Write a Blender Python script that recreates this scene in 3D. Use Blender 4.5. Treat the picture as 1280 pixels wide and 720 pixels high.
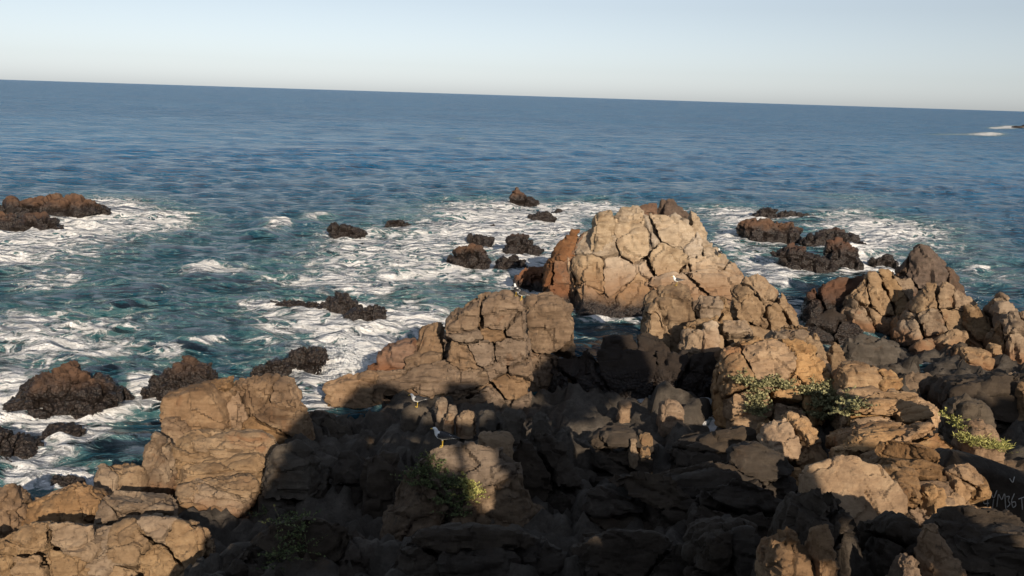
import bpy, bmesh, math, random, time
import numpy as np
from mathutils import Vector, Matrix
from mathutils.bvhtree import BVHTree
T0 = time.time()
scene = bpy.context.scene
for o in list(bpy.data.objects):
    bpy.data.objects.remove(o)
COL = scene.collection
R = math.radians

# ------------------------------------------------------------------ camera
F = 1108.0
CAMZ = 12.0
PITCH = math.atan(240.9 / F)
ROLL = R(1.79)
fwd = np.array([0, math.cos(PITCH), -math.sin(PITCH)])
r0 = np.array([1.0, 0, 0])
u0 = np.array([0, math.sin(PITCH), math.cos(PITCH)])
rgt = math.cos(ROLL) * r0 + math.sin(ROLL) * u0
upv = -math.sin(ROLL) * r0 + math.cos(ROLL) * u0
CAM = np.array([0.0, 0.0, CAMZ])
cam = bpy.data.cameras.new('camera')
cam.sensor_width = 36.0
cam.lens = F / 1280 * 36.0
cam.clip_start = 0.1
cam.clip_end = 80000
camo = bpy.data.objects.new('camera', cam)
COL.objects.link(camo)
m = Matrix.Identity(4)
for i in range(3):
    m[i][0], m[i][1], m[i][2] = rgt[i], upv[i], -fwd[i]
m[0][3], m[1][3], m[2][3] = CAM
camo.matrix_world = m
scene.camera = camo

# ------------------------------------------------------------------ light
SUN_AZ, SUN_EL = R(160), R(21)       # azimuth clockwise from +Y
sdir = Vector((math.sin(SUN_AZ) * math.cos(SUN_EL), math.cos(SUN_AZ) * math.cos(SUN_EL), math.sin(SUN_EL)))
world = bpy.data.worlds.new('World')
scene.world = world
world.use_nodes = True
wn = world.node_tree
bg = wn.nodes['Background']
sky = wn.nodes.new('ShaderNodeTexSky')
sky.sky_type = 'NISHITA'
sky.sun_disc = False
sky.sun_elevation = SUN_EL
sky.sun_rotation = SUN_AZ
sky.altitude = 0
sky.air_density = 1.0
sky.dust_density = 0.5
sky.ozone_density = 1.0
hsv = wn.nodes.new('ShaderNodeHueSaturation')      # thin white sea haze over the whole sky
hsv.inputs['Saturation'].default_value = 0.34
hsv.inputs['Value'].default_value = 0.96
wn.links.new(sky.outputs[0], hsv.inputs['Color'])
tint = wn.nodes.new('ShaderNodeMix'); tint.data_type = 'RGBA'; tint.blend_type = 'MULTIPLY'
tint.inputs[0].default_value = 1.0
tint.inputs[7].default_value = (0.905, 0.985, 1.105, 1)
wn.links.new(hsv.outputs[0], tint.inputs[6])
wn.links.new(tint.outputs[2], bg.inputs[0])
bg.inputs[1].default_value = 0.09
sun = bpy.data.lights.new('sun', 'SUN')
sun.energy = 5.0
sun.angle = R(0.5)
sun.color = (1.0, 0.84, 0.65)
suno = bpy.data.objects.new('sun', sun)
COL.objects.link(suno)
suno.rotation_euler = sdir.to_track_quat('Z', 'Y').to_euler()
suno.location = (20, -30, 40)
vs = scene.view_settings
vs.view_transform = 'Standard'
vs.look = 'None'
vs.exposure = 0.2
vs.gamma = 1.0
vs.use_curve_mapping = False

# ------------------------------------------------------------------ projection helpers
def ray(x, y):
    return fwd + rgt * ((x - 640) / F) + upv * ((360 - y) / F)
def at_y(x, y, Y):
    d = ray(x, y)
    return CAM + d * (Y / d[1])
def at_z(x, y, z):
    d = ray(x, y)
    return CAM + d * ((z - CAMZ) / d[2])
def project(P):
    q = P - CAM
    w = q @ fwd
    return 640 + F * (q @ rgt) / w, 360 - F * (q @ upv) / w

# ------------------------------------------------------------------ numpy noise
def _h(ix, iy, iz, s):
    h = (ix.astype(np.uint32) * np.uint32(374761393) + iy.astype(np.uint32) * np.uint32(668265263)
         + iz.astype(np.uint32) * np.uint32(2147483647) + np.uint32((s * 974711 + 12345) & 0xffffffff))
    h = (h ^ (h >> np.uint32(13))) * np.uint32(1274126177)
    h = (h ^ (h >> np.uint32(16))) * np.uint32(2246822519)
    return h ^ (h >> np.uint32(15))
def hf(ix, iy, iz, s):
    return _h(ix, iy, iz, s).astype(np.float32) * np.float32(1 / 4294967295.0)
def vnoise(P, s=0):
    i = np.floor(P).astype(np.int64)
    f = (P - i).astype(np.float32)
    f = f * f * (3 - 2 * f)
    x, y, z = i[:, 0], i[:, 1], i[:, 2]
    r = 0
    for dx in (0, 1):
        wx = f[:, 0] if dx else 1 - f[:, 0]
        for dy in (0, 1):
            wy = f[:, 1] if dy else 1 - f[:, 1]
            for dz in (0, 1):
                wz = f[:, 2] if dz else 1 - f[:, 2]
                r = r + wx * wy * wz * hf(x + dx, y + dy, z + dz, s)
    return r * 2 - 1
def fbm(P, o=4, s=0, g=0.5):
    a, t = 1.0, 0
    for k in range(o):
        t = t + a * vnoise(P, s + k)
        P = P * 2.03 + 11.3
        a *= g
    return t
def voro(P, s=0, jit=0.75):
    """nearest cell: its hash, the offset to its point, distance to the cell border"""
    P = P.astype(np.float32)
    i = np.floor(P - 0.5).astype(np.int64)
    f0 = (P - i).astype(np.float32)
    n = len(P)
    b1 = np.full(n, 1e9, np.float32); b2 = np.full(n, 1e9, np.float32)
    c1 = np.zeros((n, 3), np.float32); id1 = np.zeros(n, np.float32)
    for dx in (0, 1):
        for dy in (0, 1):
            for dz in (0, 1):
                h = _h(i[:, 0] + dx, i[:, 1] + dy, i[:, 2] + dz, s)
                vx = ((h & np.uint32(1023)).astype(np.float32) * np.float32(1 / 1023) - 0.5) * jit + (dx + 0.5) - f0[:, 0]
                vy = (((h >> np.uint32(10)) & np.uint32(1023)).astype(np.float32) * np.float32(1 / 1023) - 0.5) * jit + (dy + 0.5) - f0[:, 1]
                vz = (((h >> np.uint32(20)) & np.uint32(1023)).astype(np.float32) * np.float32(1 / 1023) - 0.5) * jit + (dz + 0.5) - f0[:, 2]
                d = vx ** 4 + vy ** 4 + vz ** 4
                m1 = d < b1
                b2 = np.where(m1, b1, np.minimum(b2, d))
                b1 = np.where(m1, d, b1)
                c1[m1, 0] = vx[m1]; c1[m1, 1] = vy[m1]; c1[m1, 2] = vz[m1]
                id1 = np.where(m1, (h * np.uint32(2654435761) >> np.uint32(8)).astype(np.float32) * np.float32(1 / 16777215), id1)
    e = (np.sqrt(np.sqrt(b2)) - np.sqrt(np.sqrt(b1))) * 0.5
    return id1, c1, e
def sstep(a, b, x):
    t = np.clip((x - a) / (b - a), 0, 1)
    return t * t * (3 - 2 * t)
def rotm(ax, ay, az):
    return np.array(Matrix.Rotation(az, 3, 'Z') @ Matrix.Rotation(ay, 3, 'Y') @ Matrix.Rotation(ax, 3, 'X'))

# ------------------------------------------------------------------ material helpers
class NT:
    def __init__(s, name):
        s.m = bpy.data.materials.new(name); s.m.use_nodes = True
        s.t = s.m.node_tree; s.n = s.t.nodes
        s.b = s.n['Principled BSDF']
    def node(s, ty, **k):
        n = s.n.new(ty)
        for a, v in k.items():
            setattr(n, a, v)
        return n
    def lk(s, a, b):
        s.t.links.new(a, b)
    def noise(s, vec, scale, detail=5, rough=0.6, dist=0.0):
        n = s.node('ShaderNodeTexNoise')
        n.inputs['Scale'].default_value = scale; n.inputs['Detail'].default_value = detail
        n.inputs['Roughness'].default_value = rough; n.inputs['Distortion'].default_value = dist
        if vec is not None: s.lk(vec, n.inputs['Vector'])
        return n.outputs['Fac']
    def ramp(s, fac, stops, interp='LINEAR'):
        n = s.node('ShaderNodeValToRGB'); cr = n.color_ramp; cr.interpolation = interp
        while len(cr.elements) < len(stops): cr.elements.new(0.5)
        for e, (p, c) in zip(cr.elements, stops):
            e.position = p; e.color = (*c, 1) if len(c) == 3 else c
        s.lk(fac, n.inputs[0]); return n.outputs[0]
    def mix(s, fac, a, b, mode='MIX'):
        n = s.node('ShaderNodeMix', data_type='RGBA', blend_type=mode)
        s._in(n.inputs[0], fac); s._in(n.inputs[6], a); s._in(n.inputs[7], b)
        return n.outputs[2]
    def math(s, op, a, b=0.0, c=None, clamp=False):
        n = s.node('ShaderNodeMath', operation=op, use_clamp=clamp)
        s._in(n.inputs[0], a); s._in(n.inputs[1], b)
        if c is not None: s._in(n.inputs[2], c)
        return n.outputs[0]
    def maprange(s, v, a, b, c=0.0, d=1.0, smooth=True):
        n = s.node('ShaderNodeMapRange', interpolation_type='SMOOTHSTEP' if smooth else 'LINEAR')
        for k, q in enumerate((v, a, b, c, d)): s._in(n.inputs[k], q)
        return n.outputs[0]
    def _in(s, sock, v):
        if isinstance(v, bpy.types.NodeSocket): s.lk(v, sock)
        elif isinstance(v, (tuple, list)): sock.default_value = (*v, 1) if len(v) == 3 and len(sock.default_value) == 4 else v
        else: sock.default_value = v
    def bump(s, h, strength=0.5, dist=0.1, normal=None):
        n = s.node('ShaderNodeBump'); n.inputs['Strength'].default_value = strength
        n.inputs['Distance'].default_value = dist
        s.lk(h, n.inputs['Height'])
        if normal is not None: s.lk(normal, n.inputs['Normal'])
        return n.outputs[0]

def rock_material(name, c_dark, c_mid, c_light, rust=0.25, rustcol=(0.20, 0.075, 0.025), wet=(0.3, 1.3), guano=0.0, lichen=0.15, bw=0.7, bscale=1.0):
    k = NT(name)
    geo = k.node('ShaderNodeNewGeometry')
    pos = geo.outputs['Position']
    sep = k.node('ShaderNodeSeparateXYZ'); k.lk(pos, sep.inputs[0])
    big = k.noise(pos, 0.35, 4, 0.6)
    med = k.noise(pos, 1.7, 8, 0.65, 0.3)
    fine = k.noise(pos, 9.0, 8, 0.7)
    # bedding streaks: noise stretched along the bedding plane
    mp = k.node('ShaderNodeMapping'); mp.inputs['Scale'].default_value = (0.5, 0.5, 6.0)
    mp.inputs['Rotation'].default_value = (R(12), R(-14), 0.3)
    k.lk(pos, mp.inputs['Vector'])
    streak = k.noise(mp.outputs[0], 1.1, 6, 0.65, 0.4)
    oi = k.node('ShaderNodeObjectInfo')
    v = k.math('ADD', k.math('MULTIPLY', med, 0.55), k.math('MULTIPLY', streak, 0.45))
    col = k.ramp(v, [(0.36, c_dark), (0.5, c_mid), (0.64, c_light)])
    col = k.mix(k.maprange(fine, 0.35, 0.7, 0.0, 0.45), col, c_dark)
    dk = tuple(c * q for c, q in zip(c_dark, (0.62, 0.56, 0.52)))
    col = k.mix(k.maprange(k.noise(pos, 0.55, 7, 0.68, 0.8), 0.50, 0.66, 0.0, 0.72), col, dk)          # weathering stain
    # per-block tint
    col = k.mix(k.maprange(oi.outputs['Random'], 0.0, 1.0, 0.0, 0.40, False), col, c_mid)
    hs = k.node('ShaderNodeHueSaturation')
    hs.inputs['Fac'].default_value = 1.0
    k.lk(k.maprange(oi.outputs['Random'], 0, 1, 0.85, 1.15, False), hs.inputs['Value'])
    k.lk(k.maprange(k.math('FRACT', k.math('MULTIPLY', oi.outputs['Random'], 7.31)), 0, 1, 0.8, 1.15, False), hs.inputs['Saturation'])
    k.lk(col, hs.inputs['Color']); col = hs.outputs[0]
    # iron stain
    rf = k.maprange(k.noise(pos, 0.8, 6, 0.65, 0.6), 0.62 - rust * 0.3, 0.80 - rust * 0.3)
    col = k.mix(k.math('MULTIPLY', rf, 0.8), col, rustcol)
    # dark lichen speckle
    lf = k.maprange(k.noise(pos, 4.5, 6, 0.75), 0.62 - lichen * 0.25, 0.70 - lichen * 0.2)
    col = k.mix(k.math('MULTIPLY', lf, 0.65), col, (0.055, 0.042, 0.032))
    if guano > 0:
        mg = k.node('ShaderNodeMapping'); mg.inputs['Scale'].default_value = (3.0, 3.0, 0.7); k.lk(pos, mg.inputs['Vector'])
        gf = k.maprange(k.noise(mg.outputs[0], 1.3, 7, 0.75), 0.66 - guano * 0.1, 0.74 - guano * 0.1)
        col = k.mix(k.math('MULTIPLY', gf, 0.75), col, (0.62, 0.56, 0.47))
    # tidal belt: iron brown above, black mussels below
    zz = k.math('ADD', sep.outputs[2], k.math('MULTIPLY', k.math('SUBTRACT', k.noise(pos, 0.9, 6, 0.65), 0.5), -1.6))
    brown = k.maprange(zz, wet[1], wet[1] + bw, 1.0, 0.0)
    col = k.mix(k.math('MULTIPLY', brown, 0.75), col, rustcol)
    blk = k.maprange(zz, wet[0], wet[1], 1.0, 0.0)
    vo = k.node('ShaderNodeTexVoronoi'); vo.inputs['Scale'].default_value = 9.0; k.lk(pos, vo.inputs['Vector'])
    mus = k.ramp(vo.outputs['Distance'], [(0.0, (0.062, 0.046, 0.038)), (0.35, (0.028, 0.021, 0.018)), (0.8, (0.012, 0.010, 0.010))])
    sp = k.maprange(k.noise(pos, 14.0, 3, 0.6), 0.66, 0.72)
    mus = k.mix(k.math('MULTIPLY', sp, 0.6), mus, (0.22, 0.19, 0.17))
    col = k.mix(blk, col, mus)
    k.lk(col, k.b.inputs['Base Color'])
    k.lk(k.maprange(blk, 0, 1, 0.9, 0.32), k.b.inputs['Roughness'])
    k.b.inputs['Specular IOR Level'].default_value = 0.3
    h = k.math('ADD', k.math('MULTIPLY', fine, 0.5), k.math('MULTIPLY', k.noise(pos, 28.0, 6, 0.75), 0.35))
    h = k.math('ADD', h, k.math('MULTIPLY', streak, 0.6))
    h = k.math('ADD', h, k.math('MULTIPLY', k.math('MULTIPLY', vo.outputs['Distance'], blk), -0.7))
    nb = k.bump(h, 0.75, 0.11 * bscale)
    k.lk(nb, k.b.inputs['Normal'])
    return k.m

M = {}
M['tan'] = rock_material('tan_rock', (0.142, 0.093, 0.056), (0.258, 0.179, 0.110), (0.370, 0.271, 0.174), 0.12, (0.20, 0.10, 0.05), wet=(0.0, 0.5), lichen=0.2)
M['pale'] = rock_material('pale_rock', (0.221, 0.161, 0.104), (0.386, 0.299, 0.207), (0.515, 0.415, 0.302), 0.08, (0.20, 0.105, 0.05), wet=(0.5, 1.4), bw=2.2, guano=0.25, lichen=0.06)
M['ochre'] = rock_material('ochre_rock', (0.131, 0.079, 0.042), (0.239, 0.150, 0.083), (0.347, 0.236, 0.138), 0.15, (0.19, 0.095, 0.045), wet=(-2.0, -1.0), lichen=0.22)
M['gold'] = rock_material('golden_rock', (0.184, 0.109, 0.055), (0.340, 0.214, 0.112), (0.478, 0.330, 0.186), 0.15, (0.26, 0.13, 0.06), wet=(-2.0, -1.0), lichen=0.12)
M['umber'] = rock_material('umber_rock', (0.092, 0.062, 0.040), (0.185, 0.125, 0.080), (0.29, 0.208, 0.135), 0.12, (0.145, 0.078, 0.04), wet=(-2.0, -1.0), lichen=0.3)
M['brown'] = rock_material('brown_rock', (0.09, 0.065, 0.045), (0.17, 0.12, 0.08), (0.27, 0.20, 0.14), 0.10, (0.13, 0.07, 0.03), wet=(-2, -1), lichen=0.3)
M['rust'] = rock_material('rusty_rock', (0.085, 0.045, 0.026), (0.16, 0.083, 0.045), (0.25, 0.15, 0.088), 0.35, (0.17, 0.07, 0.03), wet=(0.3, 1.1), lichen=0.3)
M['grey'] = rock_material('grey_brown_rock', (0.04, 0.033, 0.026), (0.078, 0.063, 0.048), (0.135, 0.11, 0.085), 0.08, (0.08, 0.045, 0.022), wet=(-2, -1), lichen=0.35)  # darkened tone carries some of the shade on ground and shaded rocks
M['mussel'] = rock_material('mussel_covered_rock', (0.05, 0.034, 0.026), (0.09, 0.055, 0.038), (0.13, 0.08, 0.05), 0.2, (0.11, 0.05, 0.027), wet=(1.1, 2.2), lichen=0.5)
M['stack'] = rock_material('sea_stack_rock', (0.065, 0.044, 0.032), (0.115, 0.075, 0.052), (0.18, 0.128, 0.09), 0.12, (0.10, 0.052, 0.030), wet=(0.75, 1.6), bw=0.5, lichen=0.5)
M['wet'] = rock_material('black_wet_and_shade_rock', (0.012, 0.011, 0.011), (0.022, 0.02, 0.019), (0.04, 0.035, 0.03), 0.03, (0.03, 0.02, 0.014), wet=(0.6, 1.6), lichen=0.4)  # near-black: shade of channel and gully put into a wet rock colour
M['shade'] = rock_material('dark_shade_rock', (0.028, 0.021, 0.015), (0.054, 0.041, 0.030), (0.095, 0.075, 0.056), 0.05, (0.05, 0.03, 0.018), wet=(-2, -1), lichen=0.45)  # darkened copy for shaded rocks, the shade is in the colour

# ------------------------------------------------------------------ rock builder
tmp_mesh_obj = None
TMP = None
def remesh(verts, faces, voxel, smooth=2):
    """union and even out a set of convex hulls"""
    global TMP
    me = bpy.data.meshes.new('tmp')
    me.from_pydata([tuple(v) for v in verts], [], faces)
    if TMP is None:
        TMP = bpy.data.objects.new('tmp', me); COL.objects.link(TMP)
        md = TMP.modifiers.new('r', 'REMESH'); md.mode = 'VOXEL'
        TMP.modifiers.new('s', 'SMOOTH').factor = 0.5
    o = TMP
    old = o.data; o.data = me
    o.modifiers['r'].voxel_size = voxel
    o.modifiers['s'].iterations = smooth; o.modifiers['s'].show_render = o.modifiers['s'].show_viewport = smooth > 0
    dg = bpy.context.evaluated_depsgraph_get()
    ev = o.evaluated_get(dg)
    e = ev.to_mesh()
    nv = len(e.vertices)
    V = np.empty(nv * 3, np.float32); e.vertices.foreach_get('co', V)
    N = np.empty(nv * 3, np.float32); e.vertex_normals.foreach_get('vector', N)
    nl = len(e.loops); L = np.empty(nl, np.int32); e.loops.foreach_get('vertex_index', L)
    npol = len(e.polygons); S = np.empty(npol, np.int32); e.polygons.foreach_get('loop_start', S)
    TT = np.empty(npol, np.int32); e.polygons.foreach_get('loop_total', TT)
    ev.to_mesh_clear()
    if old is not me: bpy.data.meshes.remove(old)
    return V.reshape(-1, 3), N.reshape(-1, 3), L, S, TT
def mesh_from(name, V, L, S, TT, mat, smooth=True, sharp=False):
    me = bpy.data.meshes.new(name)
    me.vertices.add(len(V)); me.vertices.foreach_set('co', np.ascontiguousarray(V, np.float32).ravel())
    me.loops.add(len(L)); me.loops.foreach_set('vertex_index', L)
    me.polygons.add(len(S)); me.polygons.foreach_set('loop_start', S); me.polygons.foreach_set('loop_total', TT)
    if smooth:
        me.polygons.foreach_set('use_smooth', np.ones(len(S), bool))
    me.update(calc_edges=True)
    if sharp: me.set_sharp_from_angle(angle=R(32))
    if mat: me.materials.append(mat)
    return me
def hull_bm(pts):
    pts = np.asarray(pts, float)
    for k in range(4):
        bm = bmesh.new()
        q = pts if k == 0 else pts + np.random.default_rng(k).normal(0, 0.004 * k, pts.shape)
        for p in q: bm.verts.new(p)
        bmesh.ops.remove_doubles(bm, verts=bm.verts[:], dist=0.015)
        bmesh.ops.convex_hull(bm, input=bm.verts[:])
        bad = [v for v in bm.verts if not v.link_faces]
        if bad: bmesh.ops.delete(bm, geom=bad, context='VERTS')
        if len(bm.verts) >= 4 and all(len(e.link_faces) == 2 for e in bm.edges):
            bmesh.ops.recalc_face_normals(bm, faces=bm.faces[:])
            return bm
        if k < 3: bm.free()
    return bm
def bm_arrays(bm):
    bm.verts.index_update()
    return np.array([v.co[:] for v in bm.verts]), [[v.index for v in f.verts] for f in bm.faces]

def rock_points(px, Y, tf, tb, lean, fs, bs, zb, rng):
    S = np.array([at_y(p[0], p[1], p[2] if len(p) > 2 else Y) for p in px])
    c = S.mean(0)
    zmin, zmax = S[:, 2].min(), S[:, 2].max()
    h = (S[:, 2] - zmin) / max(zmax - zmin, 1e-3)
    Fp = c + fs * (S - c)
    Fp[:, 1] = S[:, 1] - tf * (1 - lean * h) * (1 + 0.25 * (rng.random(len(S)) - 0.5))
    Fp[:, 2] = zmin + (S[:, 2] - zmin) * (1 - (1 - fs) * 0.8) - (1 - fs) * 0.1
    Bp = c + bs * (S - c)
    Bp[:, 1] = S[:, 1] + tb * (1 - 0.6 * h) * (1 + 0.3 * (rng.random(len(S)) - 0.5))
    Bp[:, 2] = zmin + (S[:, 2] - zmin) * 0.85
    pts = [S, Fp, Bp]
    low = h < 0.45
    for A in (Fp[low], Bp[low], S[low]):
        q = A.copy(); q[:, 2] = min(zb, zmin - 0.3) if zb < 50 else zmin - 0.5; pts.append(q)
    return np.concatenate(pts)

def displace(V, N, sc, seed, A, amp=1.0, crack=1.0, px=0.05, lump=0.0, strata=0.24):
    """facets and cracks: cells of three sizes, each with its own height and tilt"""
    P = V @ A.T
    out = np.zeros(len(V), np.float32)
    w = np.stack([vnoise(V / (sc * 0.6) + 3.1, seed + 90), vnoise(V / (sc * 0.6) + 37.7, seed + 91), vnoise(V / (sc * 0.6) + 71.2, seed + 92)], 1)
    for lv, (s, a, ck) in enumerate(((1.0, 0.055, 0.12), (0.42, 0.075, 0.10), (0.18, 0.10, 0.04))):
        L = sc * s
        if L < px * 2.0: continue
        idc, c, e = voro((P + w * L * 0.10) / L, seed + 31 * lv)
        tx = np.modf(idc * 17.13)[0] - 0.5; ty = np.modf(idc * 41.7)[0] - 0.5; tz = np.modf(idc * 93.1)[0] - 0.5
        tilt = -(c[:, 0] * tx + c[:, 1] * ty + c[:, 2] * tz)
        keep = (np.modf(idc * 7.7)[0] > 0.35)
        out += a * L * amp * (0.8 * (idc - 0.5) + 1.9 * tilt)
        out -= ck * L * amp * crack * np.exp(-(e * L / (0.75 * px + 0.010 * L)) ** 2) * keep
    # beds of uneven thickness standing proud of one another
    zz = P[:, 2] / max(abs(np.linalg.norm(A[2])), 1e-3) + 0.10 * w[:, 0]
    for L in (0.62, 0.25, 0.11):
        if L < px * 1.9 or L > sc * 1.6: continue
        i_ = np.floor(zz / L + 0.35 * w[:, 1]).astype(np.int64)
        k_ = np.floor((P[:, 0] + 0.6 * P[:, 1]) / (L * 4.3) + 7 * hf(i_, i_ * 0, i_ * 0, 3)).astype(np.int64)
        out += strata * L * min(amp, 1.2) * (hf(i_, k_, i_ * 0, seed % 50 + 11) - 0.5)
    out += amp * sc * 0.012 * fbm(V / (sc * 0.16), 3, seed + 5, 0.6)
    if lump:
        for L, a in ((0.42, 1.0), (0.20, 0.6)):
            if L < px * 2: continue
            idc, c, e = voro(V / L, seed + 77)
            out += lump * a * L * (0.5 - (c ** 2).sum(1) * 1.4 + 0.5 * idc)
    return V + N * out[:, None]

REG = []
def register(V, *_):
    REG.append(V.astype(np.float32))
def cast(x, y, rad=3.0):
    """the nearest built surface point seen at a pixel"""
    global REGALL
    if len(REG) > 1 or REGALL is None:
        A = np.concatenate(REG); del REG[:]; REG.append(A)
        q = A - CAM; w = q @ fwd
        REGALL = (A, 640 + F * (q @ rgt) / w, 360 - F * (q @ upv) / w, w)
    A, X, Y_, W = REGALL
    m = (np.abs(X - x) < rad) & (np.abs(Y_ - y) < rad) & (W > 1)
    if not m.any(): return cast(x, y, rad * 2)
    i = np.flatnonzero(m); w = W[i]
    near = i[w < w.min() + 0.35]
    return A[near].mean(0)
REGALL = None

def fracture(bm, n, A, rng, gap, jitter, minsize=0.1):
    """cut one convex hull into n convex blocks along the joints of the rock"""
    V, _ = bm_arrays(bm)
    lo, hi = V.min(0), V.max(0)
    Ai = np.linalg.inv(A)
    Q = V @ A.T
    cen = V.mean(0)
    pn_ = np.array([f.normal[:] for f in bm.faces]); pd_ = np.array([f.normal.dot(f.verts[0].co) for f in bm.faces])
    rmin2 = (0.62 * (float(bm.calc_volume()) * abs(np.linalg.det(A)) / n) ** (1 / 3)) ** 2
    inset = 0.10 * (float(bm.calc_volume()) / n) ** (1 / 3)
    # joints run in three constant directions: a staggered lattice of blocks, loosened by chance
    st = (float(bm.calc_volume()) * abs(np.linalg.det(A)) / (n * 1.7)) ** (1 / 3)
    qlo, qhi = Q.min(0), Q.max(0)
    nn = np.ceil((qhi - qlo) / st).astype(int) + 2
    o_ = qlo - st * rng.random(3)
    seeds = []
    for ix in range(nn[0]):
        for iy in range(nn[1]):
            for iz in range(nn[2]):
                q = o_ + st * (np.array([ix + 0.5 * (iz % 2) + 0.25 * (iy % 2), iy + 0.35 * (iz % 2), iz]) + rng.normal(0, 0.17, 3))
                if (pn_ @ (Ai @ q) - pd_).max() <= -inset: seeds.append(q)
    if not seeds: seeds = [A @ cen]
    out = []
    for i, s in enumerate(seeds):
        b = bm.copy()
        order = sorted((j for j in range(len(seeds)) if j != i), key=lambda j: ((seeds[j] - s) ** 2).sum())[:22]
        ok = True
        for j in order:
            nq = seeds[j] - s
            pn = A.T @ nq
            mp = Ai @ ((seeds[j] + s) / 2)
            l = np.linalg.norm(pn)
            mp = mp - pn / l * gap
            cut = bmesh.ops.bisect_plane(b, geom=b.verts[:] + b.edges[:] + b.faces[:], plane_co=Vector(mp), plane_no=Vector(pn / l), clear_outer=True)
            ce = [g for g in cut['geom_cut'] if isinstance(g, bmesh.types.BMEdge)]
            if ce: bmesh.ops.holes_fill(b, edges=ce, sides=0)
            if len(b.verts) < 4: ok = False; break
        if ok:
            v = np.array([q.co[:] for q in b.verts])
            if (v.max(0) - v.min(0)).min() > minsize:
                c = v.mean(0)
                d = c - cen; d /= np.linalg.norm(d) + 1e-6
                R_ = rotm(*(rng.normal(0, jitter * 0.10, 3)))
                v = (v - c) @ R_.T + c + d * rng.normal(0.0, jitter * 0.17) 
                out.append(v)
        b.free()
    return out

PENDING = []
STATS = {'tri': 0, 'blk': 0, 'plain': 0}
def new_obj(name, data, parent=None):
    o = bpy.data.objects.new(name, data); PENDING.append(o)      # linked at the end, all at once
    if parent: o.parent = parent
    return o
def tag(o, label=None, cat=None, group=None, kind=None):
    if label: o['label'] = label
    if cat: o['category'] = cat
    if group: o['group'] = group
    if kind: o['kind'] = kind

JOBS = []
COARSE = {'shade': 1.7, 'wet': 1.5, 'grey': 1.4, 'rust': 1.15, 'brown': 1.2, 'mussel': 1.15, 'stack': 1.1}     # rock in deep shade is carved less finely
def None_mesh():
    return bpy.data.meshes.new('block')
def make_block(J, carve=True):
    V0, F0, o = [], [], 0
    for a, f in J['raw']:
        V0.append(a); F0 += [[q + o for q in ff] for ff in f]; o += len(a)
    V0 = np.concatenate(V0)
    old = J['obj'].data
    nm = J['obj'].name.split('.')[0]
    if carve:
        V, N, L, S, TT = remesh(V0, F0, J['voxel'], J['smooth'])
        carve = len(V) >= 24 and (np.ptp(V, axis=0) > 0.72 * np.ptp(V0, axis=0)).all()      # slivers stay plain
    if carve:
        V = displace(V, N, J['sc'], J['seed'], J['A'], J['amp'], J['crack'], J['voxel'], J['lump'])
        register(V)
        me = mesh_from(nm, V - J['origin'], L, S, TT, J['mat'], sharp=True)
        STATS['tri'] += 2 * len(S); STATS[J['mat'].name] = STATS.get(J['mat'].name, 0) + 2 * len(S); STATS['blk'] += 1
    else:
        me = bpy.data.meshes.new(nm); me.from_pydata([tuple(q) for q in V0 - J['origin']], [], F0); me.update(); me.materials.append(J['mat'])
        STATS['plain'] += 1
    J['obj'].data = me
    bpy.data.meshes.remove(old)

def rock(name, label, hulls, cat='rock', group=None, mat='tan', seed=1, sc=None, bed=(0.1, -0.15, 0.2), an=(1, 1, 1), amp=1.0, crack=1.0, vox=2.4, smooth=0, lump=0.0, jitter=0.5, gap=0.022, zb=-0.7):
    """hulls: list of dicts px outline, Y, tf, tb, lean, fs, bs, n blocks, mat"""
    rng = np.random.default_rng(seed)
    allp = []
    for h in hulls:
        p = rock_points(h['px'], h['Y'], h.get('tf', 1.0), h.get('tb', 1.5), h.get('lean', 0.5), h.get('fs', 0.8), h.get('bs', 0.75), h.get('zb', zb), rng)
        allp.append(p)
    AP = np.concatenate(allp)
    origin = np.array([AP[:, 0].mean(), AP[:, 1].mean(), AP[:, 2].min()])
    fused = all(h.get('n', 1) <= 1 for h in hulls) and not any(h.get('sep') for h in hulls)
    if fused:
        voxel = vox * hulls[0]['Y'] / F * COARSE.get(mat, 1.0)
        s = sc or 0.45 * np.ptp(AP, axis=0).mean()
        A = np.diag([1 / an[0], 1 / an[1], 1 / an[2]]) @ rotm(*bed)
        o = new_obj(name, None_mesh()); o.location = origin
        tag(o, label, cat, group)
        JOBS.append(dict(hulls=allp, mat=M[mat], obj=o, origin=origin, sc=s, seed=seed, A=A, voxel=voxel, amp=amp, crack=crack, smooth=smooth, lump=lump, must=True))
        return o
    root = new_obj(name, None); root.location = origin
    root.empty_display_size = 0.3
    tag(root, label, cat, group)
    for hi, (h, p) in enumerate(zip(hulls, allp)):
        b_ = h.get('bed', bed); a_ = h.get('an', an)
        A = np.diag([1 / a_[0], 1 / a_[1], 1 / a_[2]]) @ rotm(*b_)
        voxel = h.get('vox', vox) * h['Y'] / F * COARSE.get(h.get('mat', mat), 1.0)
        n = h.get('n', 1)
        bm = hull_bm(p)
        pieces = fracture(bm, n, A, rng, h.get('gap', gap), h.get('jitter', jitter), voxel * 4) if n > 1 else [p]
        bm.free()
        for bi, v in enumerate(pieces):
            if v[:, 2].max() < -0.1: continue           # wholly under water
            s = h.get('sc') or sc or max(0.5 * (np.ptp(v, axis=0).prod()) ** (1 / 3), 0.25)
            o = new_obj('block', None_mesh(), root)
            JOBS.append(dict(hulls=[v], mat=M[h.get('mat', mat)], obj=o, origin=origin, sc=s, seed=seed * 17 + hi * 101 + bi, A=A, voxel=voxel, amp=h.get('amp', amp), crack=h.get('crack', crack), smooth=h.get('smooth', smooth), lump=0.0, must=n == 1))
    return root

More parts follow.
